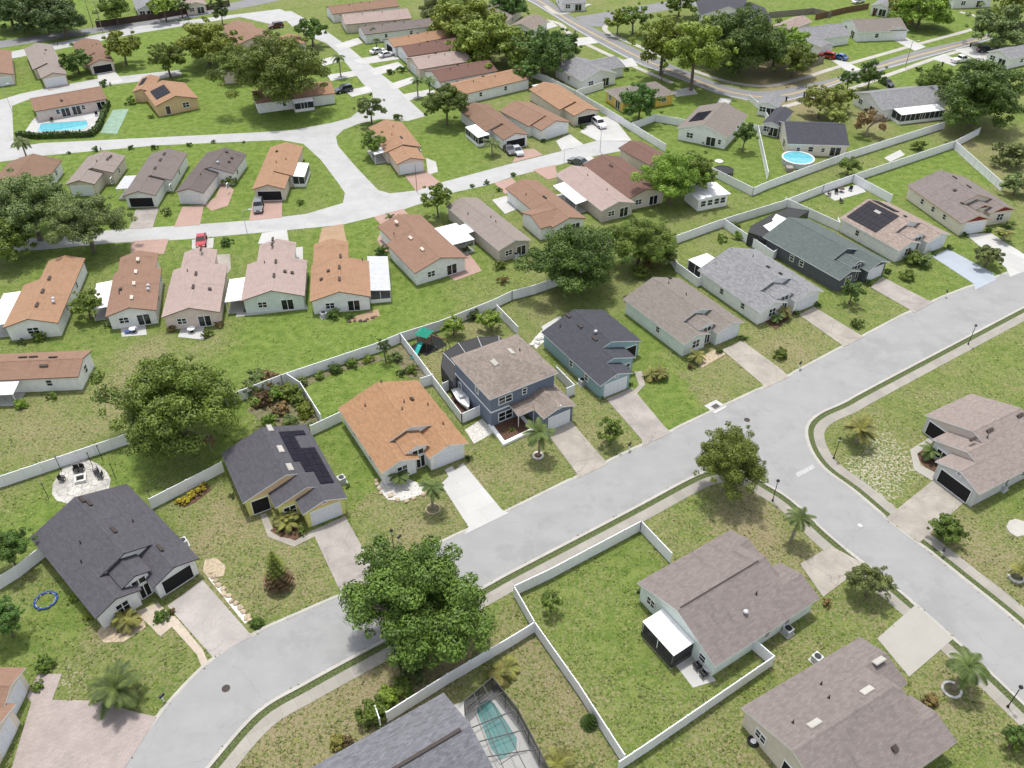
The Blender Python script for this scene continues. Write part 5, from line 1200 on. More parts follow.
# shrubs
SG = 'garden shrubs'
def shrub(label, px, py, w, leaf='leaf_oak', flat=.8, seed=None, cat='shrub'):
    """px, py: where the shrub meets the ground"""
    P = G(px, py); R_ = w / 2 * depth(P) / F; root = empty('shrub', P, 0, label, cat, SG)
    sd = (seed if seed is not None else int(px + py)) % 3
    nb, nl, sz = CLS['S' if w > 13 else 'X']
    c = link('foliage', crown_mesh(('S' if w > 13 else 'X') + 'b%.1f' % flat, nb, nl, sz * 1.05, 140 + sd, flat), root, (0, 0, R_ * flat * .62), (px * 2.3) % 6.28, leaf); c.scale = (R_,) * 3
    sb = MB()
    for k in range(3): sb.bar((0, 0, -.05), (R_ * .3 * math.cos(k * 2.1), R_ * .3 * math.sin(k * 2.1), R_ * flat * .7), .04, 0, 4, .02)
    sb.build('stem', 'bark', root); return root
for a in [
 ('leafy bush mass beside white fence at blue-grey roof',372,716,34,'leaf_rich'),('bright taller bush behind that bush mass by fence',386,702,26,'leaf_lime'),('bush at end of roadside tree shade near fence',404,690,24,'leaf_oak'),
 ('dark undergrowth bush beneath the large street tree',412,672,34,'leaf_shade'),('yellowish bush on the dry corner lot',337,745,18,'leaf_palm_yellow'),('reddish bush next to yellow bush on dry lot',348,742,14,'leaf_red'),
 ('yellow flowering bush in fence bed, nearest charcoal house',181,503,11,'leaf_yellow'),('yellow flowering bush in fence bed, second from charcoal house',187,502,10,'leaf_yellow'),('yellow flowering bush in fence bed, third from charcoal house',192,497,11,'leaf_yellow'),('yellow flowering bush in fence bed, fourth from charcoal house',200,493,12,'leaf_yellow'),('yellow flowering bush in fence bed, topmost beside dark roof',203,487,9,'leaf_yellow'),
 ('round clipped bush between paver path and stone drive',163,619,16,'leaf_rich'),('red-leaved plant beside round clipped bush on drive',172,613,9,'leaf_red'),
 ('green bush on tan house lawn beside mauve pavers',46,668,22,'leaf_rich'),('flowering bush in bed before tan tiled gable',39,688,14,'leaf_oak'),
 ('bush at the street edge below the stepping stones',257,624,14,'leaf_rich'),('reddish shrub beside dug garden bed, left',264,404,22,'leaf_red'),('green shrub beside dug garden bed, right',291,398,24,'leaf_oak'),('brown shrub in the garden above solar roof',282,412,20,'leaf_dry'),('green shrub in garden above solar roof',299,404,20,'leaf_oak'),('brownish shrub nearest the mottled tree in that garden',252,392,24,'leaf_grey'),
 ('dark shrub beside garage of pale drive house',469,459,9,'leaf_shade'),('dark round shrub beside two-storey house garage',568,413,9,'leaf_dark'),('dark round shrub at teal house garage, street side',602,398,7,'leaf_dark'),('dark round shrub at teal garage, entry side',630,385,7,'leaf_dark'),
 ('clipped dark ball by mint house garage, left',719,353,9,'leaf_dark'),('clipped dark ball by mint house garage, right',743,340,9,'leaf_dark'),('ball shrub at light grey house garage, left',796,314,8,'leaf_dark'),('ball shrub at light grey house garage, right',817,306,8,'leaf_dark'),
 ('dark ball shrub at green roof house garage, left',868,284,9,'leaf_dark'),('dark ball shrub at green roof house garage, right',887,273,9,'leaf_dark'),('dark ball shrub at solar array house garage, left',931,255,8,'leaf_dark'),('dark ball shrub at solar array house garage, right',949,249,9,'leaf_dark'),
 ('round bright shrub on solar array house lawn',907,279,18,'leaf_oak'),('dark broad shrub before solar array house gable',913,263,22,'leaf_oak'),('small bright shrub on lawn beside bare patch',856,326,14,'leaf_rich'),('small dull shrub on dry lawn by tan drive',779,357,15,'leaf_oak'),
 ('ball shrub beside cream house garage, left',964,236,8,'leaf_dark'),('ball shrub beside cream house garage, right',988,232,8,'leaf_dark'),('rounded shrub right of cream house path',1001,234,12,'leaf_oak'),('tall shrub at cream house corner by red gable',1008,228,14,'leaf_grey'),
 ('bush mass before the two-part orange villa, left',334,317,15,'leaf_rich'),('bush mass before the two-part orange villa, right',350,319,11,'leaf_dark'),('bush at rear wall of patchy orange villa',40,340,14,'leaf_oak'),('darker round bush at rear of patchy orange villa',22,344,11,'leaf_shade'),('bush at corner of reddish brown villa rear',110,326,13,'leaf_shade'),
 ('bush behind pinkish villa patio, left',172,331,11,'leaf_dry'),('bush behind pinkish villa patio, right',207,336,13,'leaf_oak'),('bush at corner of pinkish villa by mint wall',220,326,11,'leaf_dry'),
 ('small ball at mint wall, first from awning',246,312,6,'leaf_dark'),('small ball at mint wall, second from awning',269,309,6,'leaf_dark'),('small ball at mint wall, last before orange villa',299,307,6,'leaf_dark'),
 ('hedge-like bush beside rust brown villa wall',382,255,17,'leaf_dark'),('bush at corner of bright white patio roof',466,251,9,'leaf_dark'),('brown dry bush at end of taupe long villa',503,283,13,'leaf_dry'),('green bush at end of taupe long villa',500,268,14,'leaf_oak'),
 ('dark round bush on village verge behind red car',227,245,14,'leaf_dark'),('flowering bush beside grey-brown villa drive',168,214,13,'leaf_grey'),('bush beside orange street-bend villa, front lawn',300,204,9,'leaf_oak'),('bright bush by dark weathered villa salmon path',231,184,16,'leaf_olive'),
 ('small round bush on upper verge, first from left',69,154,5,'leaf_dark'),('round bush on upper verge, second from left',96,151,9,'leaf_dark'),('round bush on upper verge, third from left',131,149,8,'leaf_dark'),('round bush on upper verge, fourth from left',155,149,9,'leaf_dark'),('round bush on upper verge, fifth from left',190,146,7,'leaf_dark'),('round bush on upper verge, sixth from left',214,143,6,'leaf_dark'),('tiny bush on upper verge, last before bend',244,143,4,'leaf_dark'),
 ('tiny palm-like ball on verge, first of four',472,187,6,'leaf_dark'),('tiny palm-like ball on verge, second of four',487,184,7,'leaf_dark'),('tiny palm-like ball on verge, third of four',499,191,7,'leaf_dark'),('tiny palm-like ball on verge, last of four',513,176,7,'leaf_dark'),
 ('dark bush at clubhouse corner beside white drive',104,86,12,'leaf_dark'),('bush beside ochre house annex',132,104,12,'leaf_oak'),('bush before ochre house wall',180,109,9,'leaf_dark'),('bush beside small porch of ochre house',152,118,7,'leaf_oak'),
 ('cone bush on white drive near white car',583,128,9,'leaf_dark'),('round bush at villa with white garage door',543,142,7,'leaf_dark'),('dark bush on grass wedge before parallel row',390,74,9,'leaf_dark'),('dark taller bush on wedge by pink villa',402,72,11,'leaf_dark'),
 ('bush on island lawn behind villa roof',398,119,11,'leaf_oak'),('low bush on white house lawn by sidewalk',626,71,7,'leaf_dark'),('bush along solar array house rear wall',703,143,9,'leaf_oak'),('bush along its rear wall near sliding door',715,144,9,'leaf_oak'),
 ('low round bush on the pale strip by long fence',918,150,17,'leaf_oak'),('bush on verge near white pickup',919,71,8,'leaf_dark'),('bush on left lawn strip by pale metal roof',845,33,7,'leaf_dark'),('weedy bush in garden behind white sunroom',738,238,14,'leaf_lime'),('second weedy bush in sunroom garden',722,241,13,'leaf_oak'),('third weedy bush in sunroom garden by fence',734,228,12,'leaf_oak'),
 ('dark bush at corner house rear window',641,593,10,'leaf_shade'),('brown dead bush at corner house right end',826,604,12,'leaf_dry'),('dark mulch shrub beside wavy shingle roof',929,702,16,'leaf_dry'),('bush by corner house garage post',970,501,8,'leaf_rich'),
 ('bush at black-hooded corner behind playset fence',473,318,15,'leaf_shade'),('dark bush by garden bed fence corner',402,375,12,'leaf_shade'),('bush along garden bed at fence, left',320,378,13,'leaf_oak'),('bush along garden bed at fence, right',336,371,14,'leaf_dark'),
 ('bush at front of orange picture-edge villa',52,398,13,'leaf_oak'),('bright bush beside white carport at left edge',22,406,14,'leaf_lime'),('dark bush at gable of orange picture-edge villa',85,378,12,'leaf_dark'),
 ('dark bush by solar house side wall',348,487,7,'leaf_dark'),('bush left of solar house porch',232,497,8,'leaf_shade'),('hedge square in bed of solar house',302,533,13,'leaf_rich'),('weed strip bush by charcoal house side',73,600,12,'leaf_olive'),('weed bush lower along charcoal house side',88,618,12,'leaf_olive'),
 ('tall grey shrub in garden corner by mottled tree',258,386,26,'leaf_grey'),('tall brownish shrub at fence in that garden corner',270,384,24,'leaf_dry'),('dark evergreen shrub middle of dug garden',277,398,22,'leaf_oak'),('olive shrub by thin divider fence, dug garden side',308,414,20,'leaf_olive'),('dense green shrub low in dug garden near dark roof',270,424,20,'leaf_oak'),('dull low shrub low in dug garden',292,424,18,'leaf_grey'),('grey low shrub beside fence link to orange roof house',312,430,16,'leaf_grey'),
 ('flowering bush in bed behind orange roof, right of slim tree',396,360,16,'leaf_grey'),('olive bush in bed behind orange roof by fence',412,372,15,'leaf_oak'),('low bush along garden bed at fence, middle',352,366,15,'leaf_oak'),('low bush along garden bed at fence, right end',368,361,13,'leaf_olive'),('leafy bush at left end of garden bed by divider',303,384,14,'leaf_grey'),
 ('scrub bush at fence end near brown twigs',640,276,22,'leaf_oak'),('brown scrub at fence end near taupe roof',650,268,18,'leaf_dry'),('small bush at lawn of taupe roof house',690,368,9,'leaf_red'),('low bush by lower right lamp post',1016,745,24,'leaf_oak'),
]: shrub(*a)

tree('full dark crown merging with bend oaks, right side', 795,60,38,4.5,'leaf_oak','M',seed=1)
tree('full crown behind the tall pale-trunked tree', 718,36,44,7.5,'leaf_oak','M',seed=3)
tree('full dark crown behind brown house and parallel row', 560,46,36,4.5,'leaf_dark','M',seed=2)
tree('broad olive crown beyond white wall above parallel row', 452,8,40,4.0,'leaf_olive','M',seed=0)
tree('dark crown in front of terracotta roof by giant tree', 236,62,36,4.5,'leaf_oak','M',seed=1)
tree('dark crown filling top left wood, right side', 62,22,40,4.5,'leaf_shade','M',seed=0)
tree('leafy crown beside brown twiggy tree near white wall', 528,72,26,3.5,'leaf_dark','S',seed=1)
tree('round crown at top edge beyond junction road', 680,4,30,4,'leaf_oak','S',seed=2)
tree('green crown behind grey lanai roof beside huge oak', 935,82,34,4,'leaf_oak','M',seed=3)
tree('yellow-green crown left of the bare pale tree', 838,116,30,3.2,'leaf_pale','S',seed=0)
# ================================================================ STREET FURNITURE, VEHICLES, GARDEN THINGS
def lamp(label, px, py, h=3.6, cars=None):
    root = empty('street_lamp', G(px, py), 0, label, 'street lamp', 'black post lamps along the near street')
    if not hasattr(lamp, 'm'):
        a = MB(); a.lathe([(.14, -.1), (.14, .15), (.08, .3), (.055, .5), (.045, h - .5), (.07, h - .48), (.05, h - .4), (0, h - .4)], 10); b = MB(); b.lathe([(0, h - .4), (.12, h - .38), (.17, h - .05), (.1, h - .02), (0, h - .02)], 8)
        c = MB(); c.lathe([(.23, h - .06), (.19, h + .06), (.05, h + .16), (.02, h + .26), (0, h + .27)], 10)
        lamp.m = a.mesh('pole', ['metal_black']), b.mesh('lantern', ['lamp_glass']), c.mesh('lantern_cap', ['metal_black'])
    for n, m in zip(('pole', 'lantern', 'lantern_cap'), lamp.m): link(n, m, root)
for a in [('black lamp post on lawn before the large street tree',394,551),('black lamp post on upper sidewalk verge at right',968,344.5),('black lamp post at lower right picture edge',1007.5,707),('black lamp post beside broad palm on sandy corner',833.5,458.5),('black lamp post by leaning palm at the junction',772.5,501)]: lamp(*a)
def pole(label, px, py, h, arm=False, mat='wood_grey', r=.11, cat='utility pole', light=False):
    root = empty('utility_pole', G(px, py), 0, label, cat, 'poles beside the village streets'); mb = MB(); mb.bar((0, 0, -.1), (0, 0, h), r, 0, 8, r * .65); mb.build('pole', mat, root)
    if arm: a = MB(); a.box(-.9, .9, -.06, .06, h - .5, h - .38); [a.lathe([(.05, h - .38), (.05, h - .22), (0, h - .2)], 6, x) for x in (-.8, 0, .8)]; a.build('crossarm', mat, root)
    if light: a = MB(); a.bar((0, 0, h - .1), (1.3, 0, h + .15), .04); a.box(1.1, 1.75, -.14, .14, h + .08, h + .2); a.build('lamp_head', 'metal_grey', root)
pole('grey pole beside white car at village turning circle',600,152,6.2,mat='metal_grey',r=.08)
pole('thin brown pole at village street bend by island drive',417,191.5,6.0,mat='wood_brown',r=.07)
pole('tall utility pole beyond the road at top left, right one',103,32.5,9,True,cat='utility pole')
pole('tall utility pole beyond the road at top left, left one',93,27.5,8,True)
pole('thin street light pole by clubhouse road at left edge',12,111,6.5,mat='metal_grey',r=.06,light=True,cat='street light')
pole('thin street light pole on verge behind red car',248,237,5.5,mat='metal_grey',r=.06,light=True,cat='street light')
pole('slim street light pole beside lower village street bend',564,162,3.0,mat='metal_grey',r=.05,light=True,cat='street light')
pole('thin pole on the grey road verge at upper right',905,68,7,mat='wood_grey',r=.1,light=True,cat='street light')
pole('short post at road strip between taupe and brown houses',58,45,4,mat='wood_dark',r=.09)
# cars
def car_meshes(kind):
    L, Wd, H = dict(suv=(4.7, 1.9, 1.72), sedan=(4.7, 1.82, 1.45), pickup=(5.6, 1.95, 1.8))[kind]; x = L / 2
    lo = .28; belt = {'suv': 1.02, 'sedan': .9, 'pickup': 1.08}[kind]
    body = [(-x, lo, .86), (-x + .05, belt * .82, .92), (-x + .25, belt, .95), (x - 1.15, belt, .97), (x - .2, belt * .86, .92), (x, belt * .6, .86), (x, lo, .84)]
    st = MB()  # body: profile lofted across the width with tucked sides
    def loft(mb, prof, w0, top=None):
        n = len(prof)
        for sgn in (-1, 1):
            mb.face([(p[0], sgn * w0 * p[2], p[1]) for p in (prof if sgn < 0 else prof[::-1])])
        for i in range(n):
            a, b = prof[i], prof[(i + 1) % n]; mb.face([(a[0], w0 * a[2], a[1]), (a[0], -w0 * a[2], a[1]), (b[0], -w0 * b[2], b[1]), (b[0], w0 * b[2], b[1])][::-1])
    loft(st, body, Wd / 2)
    if kind == 'suv': cab = [(-x + .2, belt - .02, .93), (-x + .42, H - .06, .76), (-x + .8, H, .74), (.35, H - .02, .76), (x - 1.45, belt - .02, .93)]
    elif kind == 'sedan': cab = [(-x + .55, belt - .02, .92), (-x + 1.25, H - .05, .72), (-x + 1.7, H, .7), (.2, H - .03, .74), (x - 1.35, belt - .02, .92)]
    else: cab = [(-.6, belt - .02, .92), (-.5, H - .04, .78), (-.3, H, .76), (.75, H - .02, .77), (x - 1.3, belt - .02, .92)]
    gl = MB(); loft(gl, [(p[0], p[1] - (.05 if p[1] > belt else 0), p[2]) for p in cab], Wd / 2)
    rf = MB(); tops = [p for p in cab if p[1] > belt + .2]; rf_p = [(tops[0][0] - .03, tops[0][1] - .03, tops[0][2]), *[(p[0], p[1] + .012, p[2] + .015) for p in tops], (tops[-1][0] + .04, tops[-1][1] - .04, tops[-1][2])]
    loft(rf, rf_p + [(p[0], p[1] - .07, p[2]) for p in rf_p[::-1]], Wd / 2)
    for p in (cab[0], cab[-1]):  # pillars
        q = tops[0] if p is cab[0] else tops[-1]
        for sg in (-1, 1): rf.bar((p[0], sg * Wd / 2 * p[2] * .99, p[1]), (q[0], sg * Wd / 2 * q[2] * .99, q[1]), .05)
    for sg in (-1, 1): rf.bar((0, sg * Wd / 2 * .93, belt), (-.05, sg * Wd / 2 * .76, H - .05), .045)
    if kind == 'pickup': st.box(-x + .12, -.75, -Wd / 2 * .78, Wd / 2 * .78, belt - .02, belt + .004)
    wh = MB()
    for k in range(14):
        a, b = 6.283 * k / 14, 6.283 * (k + 1) / 14; r = .34
        p = [(r * math.cos(a), -.11, r * math.sin(a)), (r * math.cos(b), -.11, r * math.sin(b)), (r * math.cos(b), .11, r * math.sin(b)), (r * math.cos(a), .11, r * math.sin(a))]; wh.face(p[::-1], 0)
        for y, sg in ((-.11, 1), (.11, -1)):
            wh.face([(0, y, 0), (r * .6 * math.cos(b), y, r * .6 * math.sin(b)), (r * .6 * math.cos(a), y, r * .6 * math.sin(a))][::-sg], 1)
            q = [(r * .6 * math.cos(a), y, r * .6 * math.sin(a)), (r * .6 * math.cos(b), y, r * .6 * math.sin(b)), (r * math.cos(b), y, r * math.sin(b)), (r * math.cos(a), y, r * math.sin(a))]; wh.face(q[::sg], 0)
    hl = MB(); hl.box(-.06, .03, -.2, .2, -.08, .08)
    return (st.mesh('body', ['car_white']), gl.mesh('windows', ['glass_dark']), rf.mesh('car_roof', ['car_white']), wh.mesh('wheel', ['rubber', 'metal_grey']), hl.mesh('headlight', ['lamp_glass']), hl.mesh('tail_light', ['tail_red']), L, Wd, belt)
_cm = {}
def car(label, px, py, dx, dy, col, kind='sedan'):
    """px, py: middle of the car on the ground; (dx, dy): pixel the nose points towards"""
    if kind not in _cm: _cm[kind] = car_meshes(kind)
    b, g, r, wl, hl, tl, L, Wd, belt = _cm[kind]; P = G(px, py); d = G(dx, dy) - P; P.z = .05
    root = empty('parked_car', P, math.atan2(d.y, d.x), label, {'suv': 'car', 'sedan': 'car', 'pickup': 'pickup truck'}[kind], 'cars parked in the village and along the grey road')
    link('body', b, root, None, 0, 'car_' + col); link('windows', g, root); link('car_roof', r, root, None, 0, 'car_' + col)
    for x in (-L * .3, L * .31):
        for s in (-1, 1): link('wheel', wl, root, (x, s * (Wd / 2 - .1), .34))
    for s in (-1, 1): link('headlight', hl, root, (L / 2 - .02, s * Wd * .3, belt * .68)); link('tail_light', tl, root, (-L / 2 + .03, s * Wd * .32, belt * .72))
for a in [
 ('red car on white drive behind pinkish villa',202,243,201,252,'red','sedan'),('dark car on salmon drive of orange street-bend villa',259,209,258,220,'grey','suv'),('black SUV on short drive beside village lawn',344,92,330,95,'navy','suv'),
 ('dark red car by terracotta roof at the top',276,28,264,30,'darkred','suv'),('white car on drive of parallel row, nearer wall',378,53,390,50,'white','sedan'),('white car on drive of parallel row, nearer street',387,56.5,399,54,'white','sedan'),
 ('silver car on salmon drive before screened-porch villa',517,153,523,160,'silver','sedan'),('white SUV on broad drive of long orange villa',599,126,608,133,'white','suv'),('dark car beside taupe villa at village street',578,164,568,161,'grey','sedan'),
 ('bright red car before pale metal roof carport',826,58,815,56,'red','suv'),('blue car beside the bright red car',839,59,828,56,'blue','sedan'),('white pickup on drive beside huge dark oak',960,62,972,60,'white','pickup'),
 ('black car at top right driveway by grey oak',985,52,996,52,'black','suv'),('black car beside grey roof with metal lanai',886,85,894,89,'black','sedan'),
 ('dark car under open garage porch of brown villa',509,152,514,158,'grey','sedan'),('white car at top edge on the pale drive',858,3,868,1,'white','sedan')]: car(*a)
# bins, air conditioners, mailboxes
def proto_ac():
    r = empty('air_conditioner', (0, 0, 0)); a = MB(); a.box(-.42, .42, -.42, .42, .08, .85); a.box(-.46, .46, -.46, .46, .83, .89); a.build('case', 'metal_grey', r)
    b = MB(); b.lathe([(.36, .895), (.36, .93), (.3, .94), (0, .92)], 14); b.build('fan_grille', 'metal_black', r); c = MB(); c.box(-.6, .6, -.6, .6, -.05, .07); c.build('pad', 'concrete_pale', r); return r
ac0 = proto_ac(); first = True
for lb, px, py in [('air conditioner beside corner house with taupe roof',787,633),('air conditioner by wavy shingle roof wall',816,661),('air conditioner beside charcoal roof and fence',184,545),('air conditioner at open garage corner house',1002,489),
                   ('air conditioner beside dark solar house',342,482),('air conditioner at side wall of teal house',582,384),('air conditioner beside cream house wall',941,219),('air conditioner in village at two-part orange villa',324,317),('air conditioner behind rust brown villa',439,277),('air conditioner at taupe long villa end, by path',516,258)]:
    o = ac0 if first else copy_tree(ac0); first = False; o.location = G(px, py); o.rotation_euler = (0, 0, R(35)); tag(o, lb, 'air conditioner', 'outdoor air conditioners')
def proto_bin():
    r = empty('wheelie_bin', (0, 0, 0)); a = MB(); a.lathe([(.22, .08), (.3, .95), (.0, .95)], 4); a.build('bin_body', 'plastic_black', r); b = MB(); b.box(-.3, .3, -.3, .3, .96, 1.03); b.build('lid', 'plastic_black', r)
    for s in (-1, 1): w = MB(); w.lathe([(.0, -.03), (.1, -.03), (.1, .03), (0, .03)], 8); o = w.build('wheel', 'rubber', r, loc=(s * .2, .22, .1)); o.rotation_euler = (0, R(90), 0)
    return r
bin0 = proto_bin(); first = True
for lb, px, py in [('black bin at grey road kerb, left of two',804,96),('black bin at grey road kerb, right of two',806.5,95.5),('black bin on verge near navy wing',786,101),('black bin on verge by taupe corner',776,103),('black bin on verge near white pickup, left',937,68),('black bin on verge near white pickup, right',942,66),('black bin by road far right near oak',970,47),('black bin behind taupe long villa, left',509,257),('black bin on lawn at top street corner, left',535,25),('black bin on verge by village junction road',575,34.5),('black bin on lower lawn behind wavy shingle house',750,725)]:
    o = bin0 if first else copy_tree(bin0); first = False; o.location = G(px, py); o.rotation_euler = (0, 0, R(25 + px % 20)); tag(o, lb, 'bin', 'black wheeled bins')
def proto_mail():
    r = empty('mailbox', (0, 0, 0)); a = MB(); a.bar((0, 0, -.1), (0, 0, 1.05), .055); a.bar((0, -.2, .75), (0, .3, .95), .03); a.build('post', 'trim_white', r)
    b = MB(); n = 8
    for k in range(n):
        a0, a1 = math.pi * k / n, math.pi * (k + 1) / n
        b.face([(.13 * math.cos(a0), -.28, 1.2 + .13 * math.sin(a0)), (.13 * math.cos(a0), .28, 1.2 + .13 * math.sin(a0)), (.13 * math.cos(a1), .28, 1.2 + .13 * math.sin(a1)), (.13 * math.cos(a1), -.28, 1.2 + .13 * math.sin(a1))][::-1])
        for y in (-.28, .28): b.face([(0, y, 1.2), (.13 * math.cos(a0), y, 1.2 + .13 * math.sin(a0)), (.13 * math.cos(a1), y, 1.2 + .13 * math.sin(a1))][::1 if y < 0 else -1])
    b.box(-.13, .13, -.28, .28, 1.04, 1.2); b.build('box', 'metal_black', r); return r
mb0 = proto_mail(); first = True
for lb, px, py in [('mailbox at kerb below palm lawn and charcoal house',164.5,702),('mailbox on verge before pale driveway lawn',629,450.5),('mailbox at kerb before green roof house lawn',799,369),('mailbox at kerb on solar array house lawn',945,297),('mailbox on verge near corner house tan driveway',941,556),('mailbox on lawn by lamp and street tree',400,543)]:
    o = mb0 if first else copy_tree(mb0); first = False; o.location = G(px, py); o.rotation_euler = (0, 0, R(-32)); tag(o, lb, 'mailbox', 'kerbside mailboxes')
# manholes, drain, verge plate
def disc(name, label, cat, px, py, r, z, mat, n=20):
    mb = MB(); mb.lathe([(r, -.02), (r, .018), (r * .86, .018), (r * .86, .01), (0, .01)], n); o = mb.build(name, mat, loc=G(px, py, 0)); o.location.z = z; tag(o, label, cat); return o
disc('manhole_cover', 'dark round manhole cover on the near street bend', 'manhole cover', 226, 688.5, .42, .02, 'vent_dark'); disc('manhole_cover', 'dark manhole cover on road above the junction tree', 'manhole cover', 747, 420, .42, .02, 'vent_dark')
disc('manhole_cover', 'small manhole cover on the side street', 'manhole cover', 860, 525.5, .28, .02, 'metal_grey')
r = empty('storm_drain', G(715.5,407), R(35), 'dark storm drain grate in concrete apron at kerb', 'drain'); a = MB(); a.box(-.6,.6,-.5,.5,.04,.1); a.build('frame','concrete_pale',r); a = MB(); [a.box(-.5+.1*i,-.44+.1*i,-.42,.42,.09,.125) for i in range(11)]; a.build('grate','metal_black',r)
def ring(name, label, cat, px, py, r0, r1, h, mat, fill=None):
    root = empty(name, G(px, py), 0, label, cat); mb = MB(); mb.lathe([(r1, -.05), (r1, h), (r0, h), (r0, -.05)], 20); mb.build('rim', mat, root)
    if fill: f = MB(); f.lathe([(r0, h * .6), (r0 * .5, h * .8), (0, h * .85)], 20); f.build('bed', fill, root)
ring('planter_ring', 'white ring around the feathery palm trunk', 'planter', 538, 456, .5, .75, .18, 'stone_white', 'mulch'); ring('planter_ring', 'pale stone ring round palm beside orange roof house', 'planter', 433, 509, .8, .95, .07, 'stone_tan', 'soil')
ring('planter_ring', 'white stone ring at foot of drooping palm', 'planter', 951.5, 690, .75, 1.0, .15, 'stone_white', 'soil'); ring('planter_ring', 'white planter ring at right picture edge', 'planter', 1016, 577, .7, .95, .2, 'stone_white', 'soil'); ring('planter_ring', 'reddish mulch ring under small red conifer', 'planter', 279, 579, 1.4, 1.5, .06, 'soil', 'mulch_red')
# white planter of two-storey house
r = empty('planter_box', G(510, 432), 0, 'square white planter with mulch before two-storey house', 'planter'); 
P4 = [G(*p) - r.location for p in ((491,427),(518,414),(533,431),(504,445))]; mb = MB()
for i in range(4):
    a, b = P4[i], P4[(i + 1) % 4]; d = (b - a); T = Matrix.Translation(a) @ Matrix.Rotation(math.atan2(d.y, d.x), 4, 'Z'); mb.box(-.25, d.length - .27, -.25, .25, -.05, .42 + .004 * i, 0, T)
mb.build('wall', 'trim_white', r); mb = MB(); mb.prism([(p.x * .92, p.y * .92) for p in P4], 0, .3); mb.build('bed', 'mulch', r)
shrub('small plant in square white planter', 512, 432, 9, 'leaf_oak'); shrub('second plant in square white planter near corner', 505, 434, 6, 'leaf_red')
# boat
r = empty('boat', G(462.5, 403, .0), 0, 'small white boat on trailer in fenced side yard', 'boat'); d = G(471, 415) - G(454, 390); r.rotation_euler.z = math.atan2(d.y, d.x); mb = MB(); st = []
for i in range(11):
    t = i / 10; x = -2.3 + 4.6 * t; w = .85 * (1 - max(0, t - .45) ** 1.8 * 2.7) if t > .45 else .85 * (.85 + .33 * t); w = max(w, .03); st.append([(x, -w, 1.05), (x, -w * .8, .55), (x, 0, .42 + .25 * t * t), (x, w * .8, .55), (x, w, 1.05)])
for a, b in zip(st[:-1], st[1:]):
    for k in range(4): mb.face([a[k], a[k + 1], b[k + 1], b[k]])
    mb.face([a[0], b[0], b[4], a[4]])
mb.face(st[0]); mb.build('hull', 'trim_white', r); mb = MB(); mb.box(-1.9, .2, -.5, .5, 1.055, 1.2); mb.box(-.2, .3, -.45, .45, 1.2, 1.45); mb.build('cockpit', 'metal_grey', r)
mb = MB(); mb.bar((-2, -.5, .3), (3, 0, .35), .05); mb.bar((-2, .5, .3), (3, 0, .35), .05); mb.bar((-.6, -.8, .3), (-.6, .8, .3), .05); mb.build('trailer', 'metal_grey', r)
for s in (-1, 1): mb = MB(); mb.lathe([(0, -.08), (.3, -.08), (.3, .08), (0, .08)], 14); o = mb.build('wheel', 'rubber', r, loc=(-.6, s * .9, .3)); o.rotation_euler = (R(90), 0, 0)
# playset
r = empty('playset', G(425, 346), R(-25), 'wooden playset with green roof and teal slide', 'playset'); mb = MB()
for x in (-.8, .8):
    for y in (-.8, .8): mb.bar((x, y, -.1), (x, y, 2.6), .07)
mb.box(-.85, .85, -.85, .85, 1.2, 1.3); [mb.bar((-.85, y, z), (.85, y, z), .04) for y in (-.8, .8) for z in (1.6, 2.0)]; mb.bar((.8, 0, 2.5), (4.0, 0, 2.4), .07); mb.bar((4, 0, 2.4), (4, -1, 0), .06); mb.bar((4, 0, 2.4), (4, 1, 0), .06); mb.build('frame', 'wood_brown', r)
mb = MB(); mb.face([(-1.1, -1.1, 2.5), (1.1, -1.1, 2.5), (0, 0, 3.5)]); mb.face([(1.1, -1.1, 2.5), (1.1, 1.1, 2.5), (0, 0, 3.5)]); mb.face([(1.1, 1.1, 2.5), (-1.1, 1.1, 2.5), (0, 0, 3.5)]); mb.face([(-1.1, 1.1, 2.5), (-1.1, -1.1, 2.5), (0, 0, 3.5)]); mb.face([(-1.1,-1.1,2.49),(-1.1,1.1,2.49),(1.1,1.1,2.49),(1.1,-1.1,2.49)]); mb.build('roof', 'slide_green', r)
mb = MB(); pts = [(0, -.85, 1.3), (0, -1.6, 1.1), (0, -2.6, .45), (0, -3.3, .2), (0, -3.8, .18)]
for a, b in zip(pts[:-1], pts[1:]):
    mb.face([(-.35, a[1], a[2]), (-.35, b[1], b[2]), (.35, b[1], b[2]), (.35, a[1], a[2])])
    for s in (-1, 1): mb.face([(s * .35, a[1], a[2]), (s * .35, b[1], b[2]), (s * .4, b[1], b[2] + .22), (s * .4, a[1], a[2] + .22)])
mb.build('slide', 'slide_teal', r)
for x in (2.0, 3.0):
    mb = MB(); [mb.bar((x + s * .22, 0, 2.45), (x + s * .22, 0, .55), .015) for s in (-1, 1)]; mb.box(x - .26, x + .26, -.12, .12, .5, .55); mb.build('swing', 'metal_black', r)
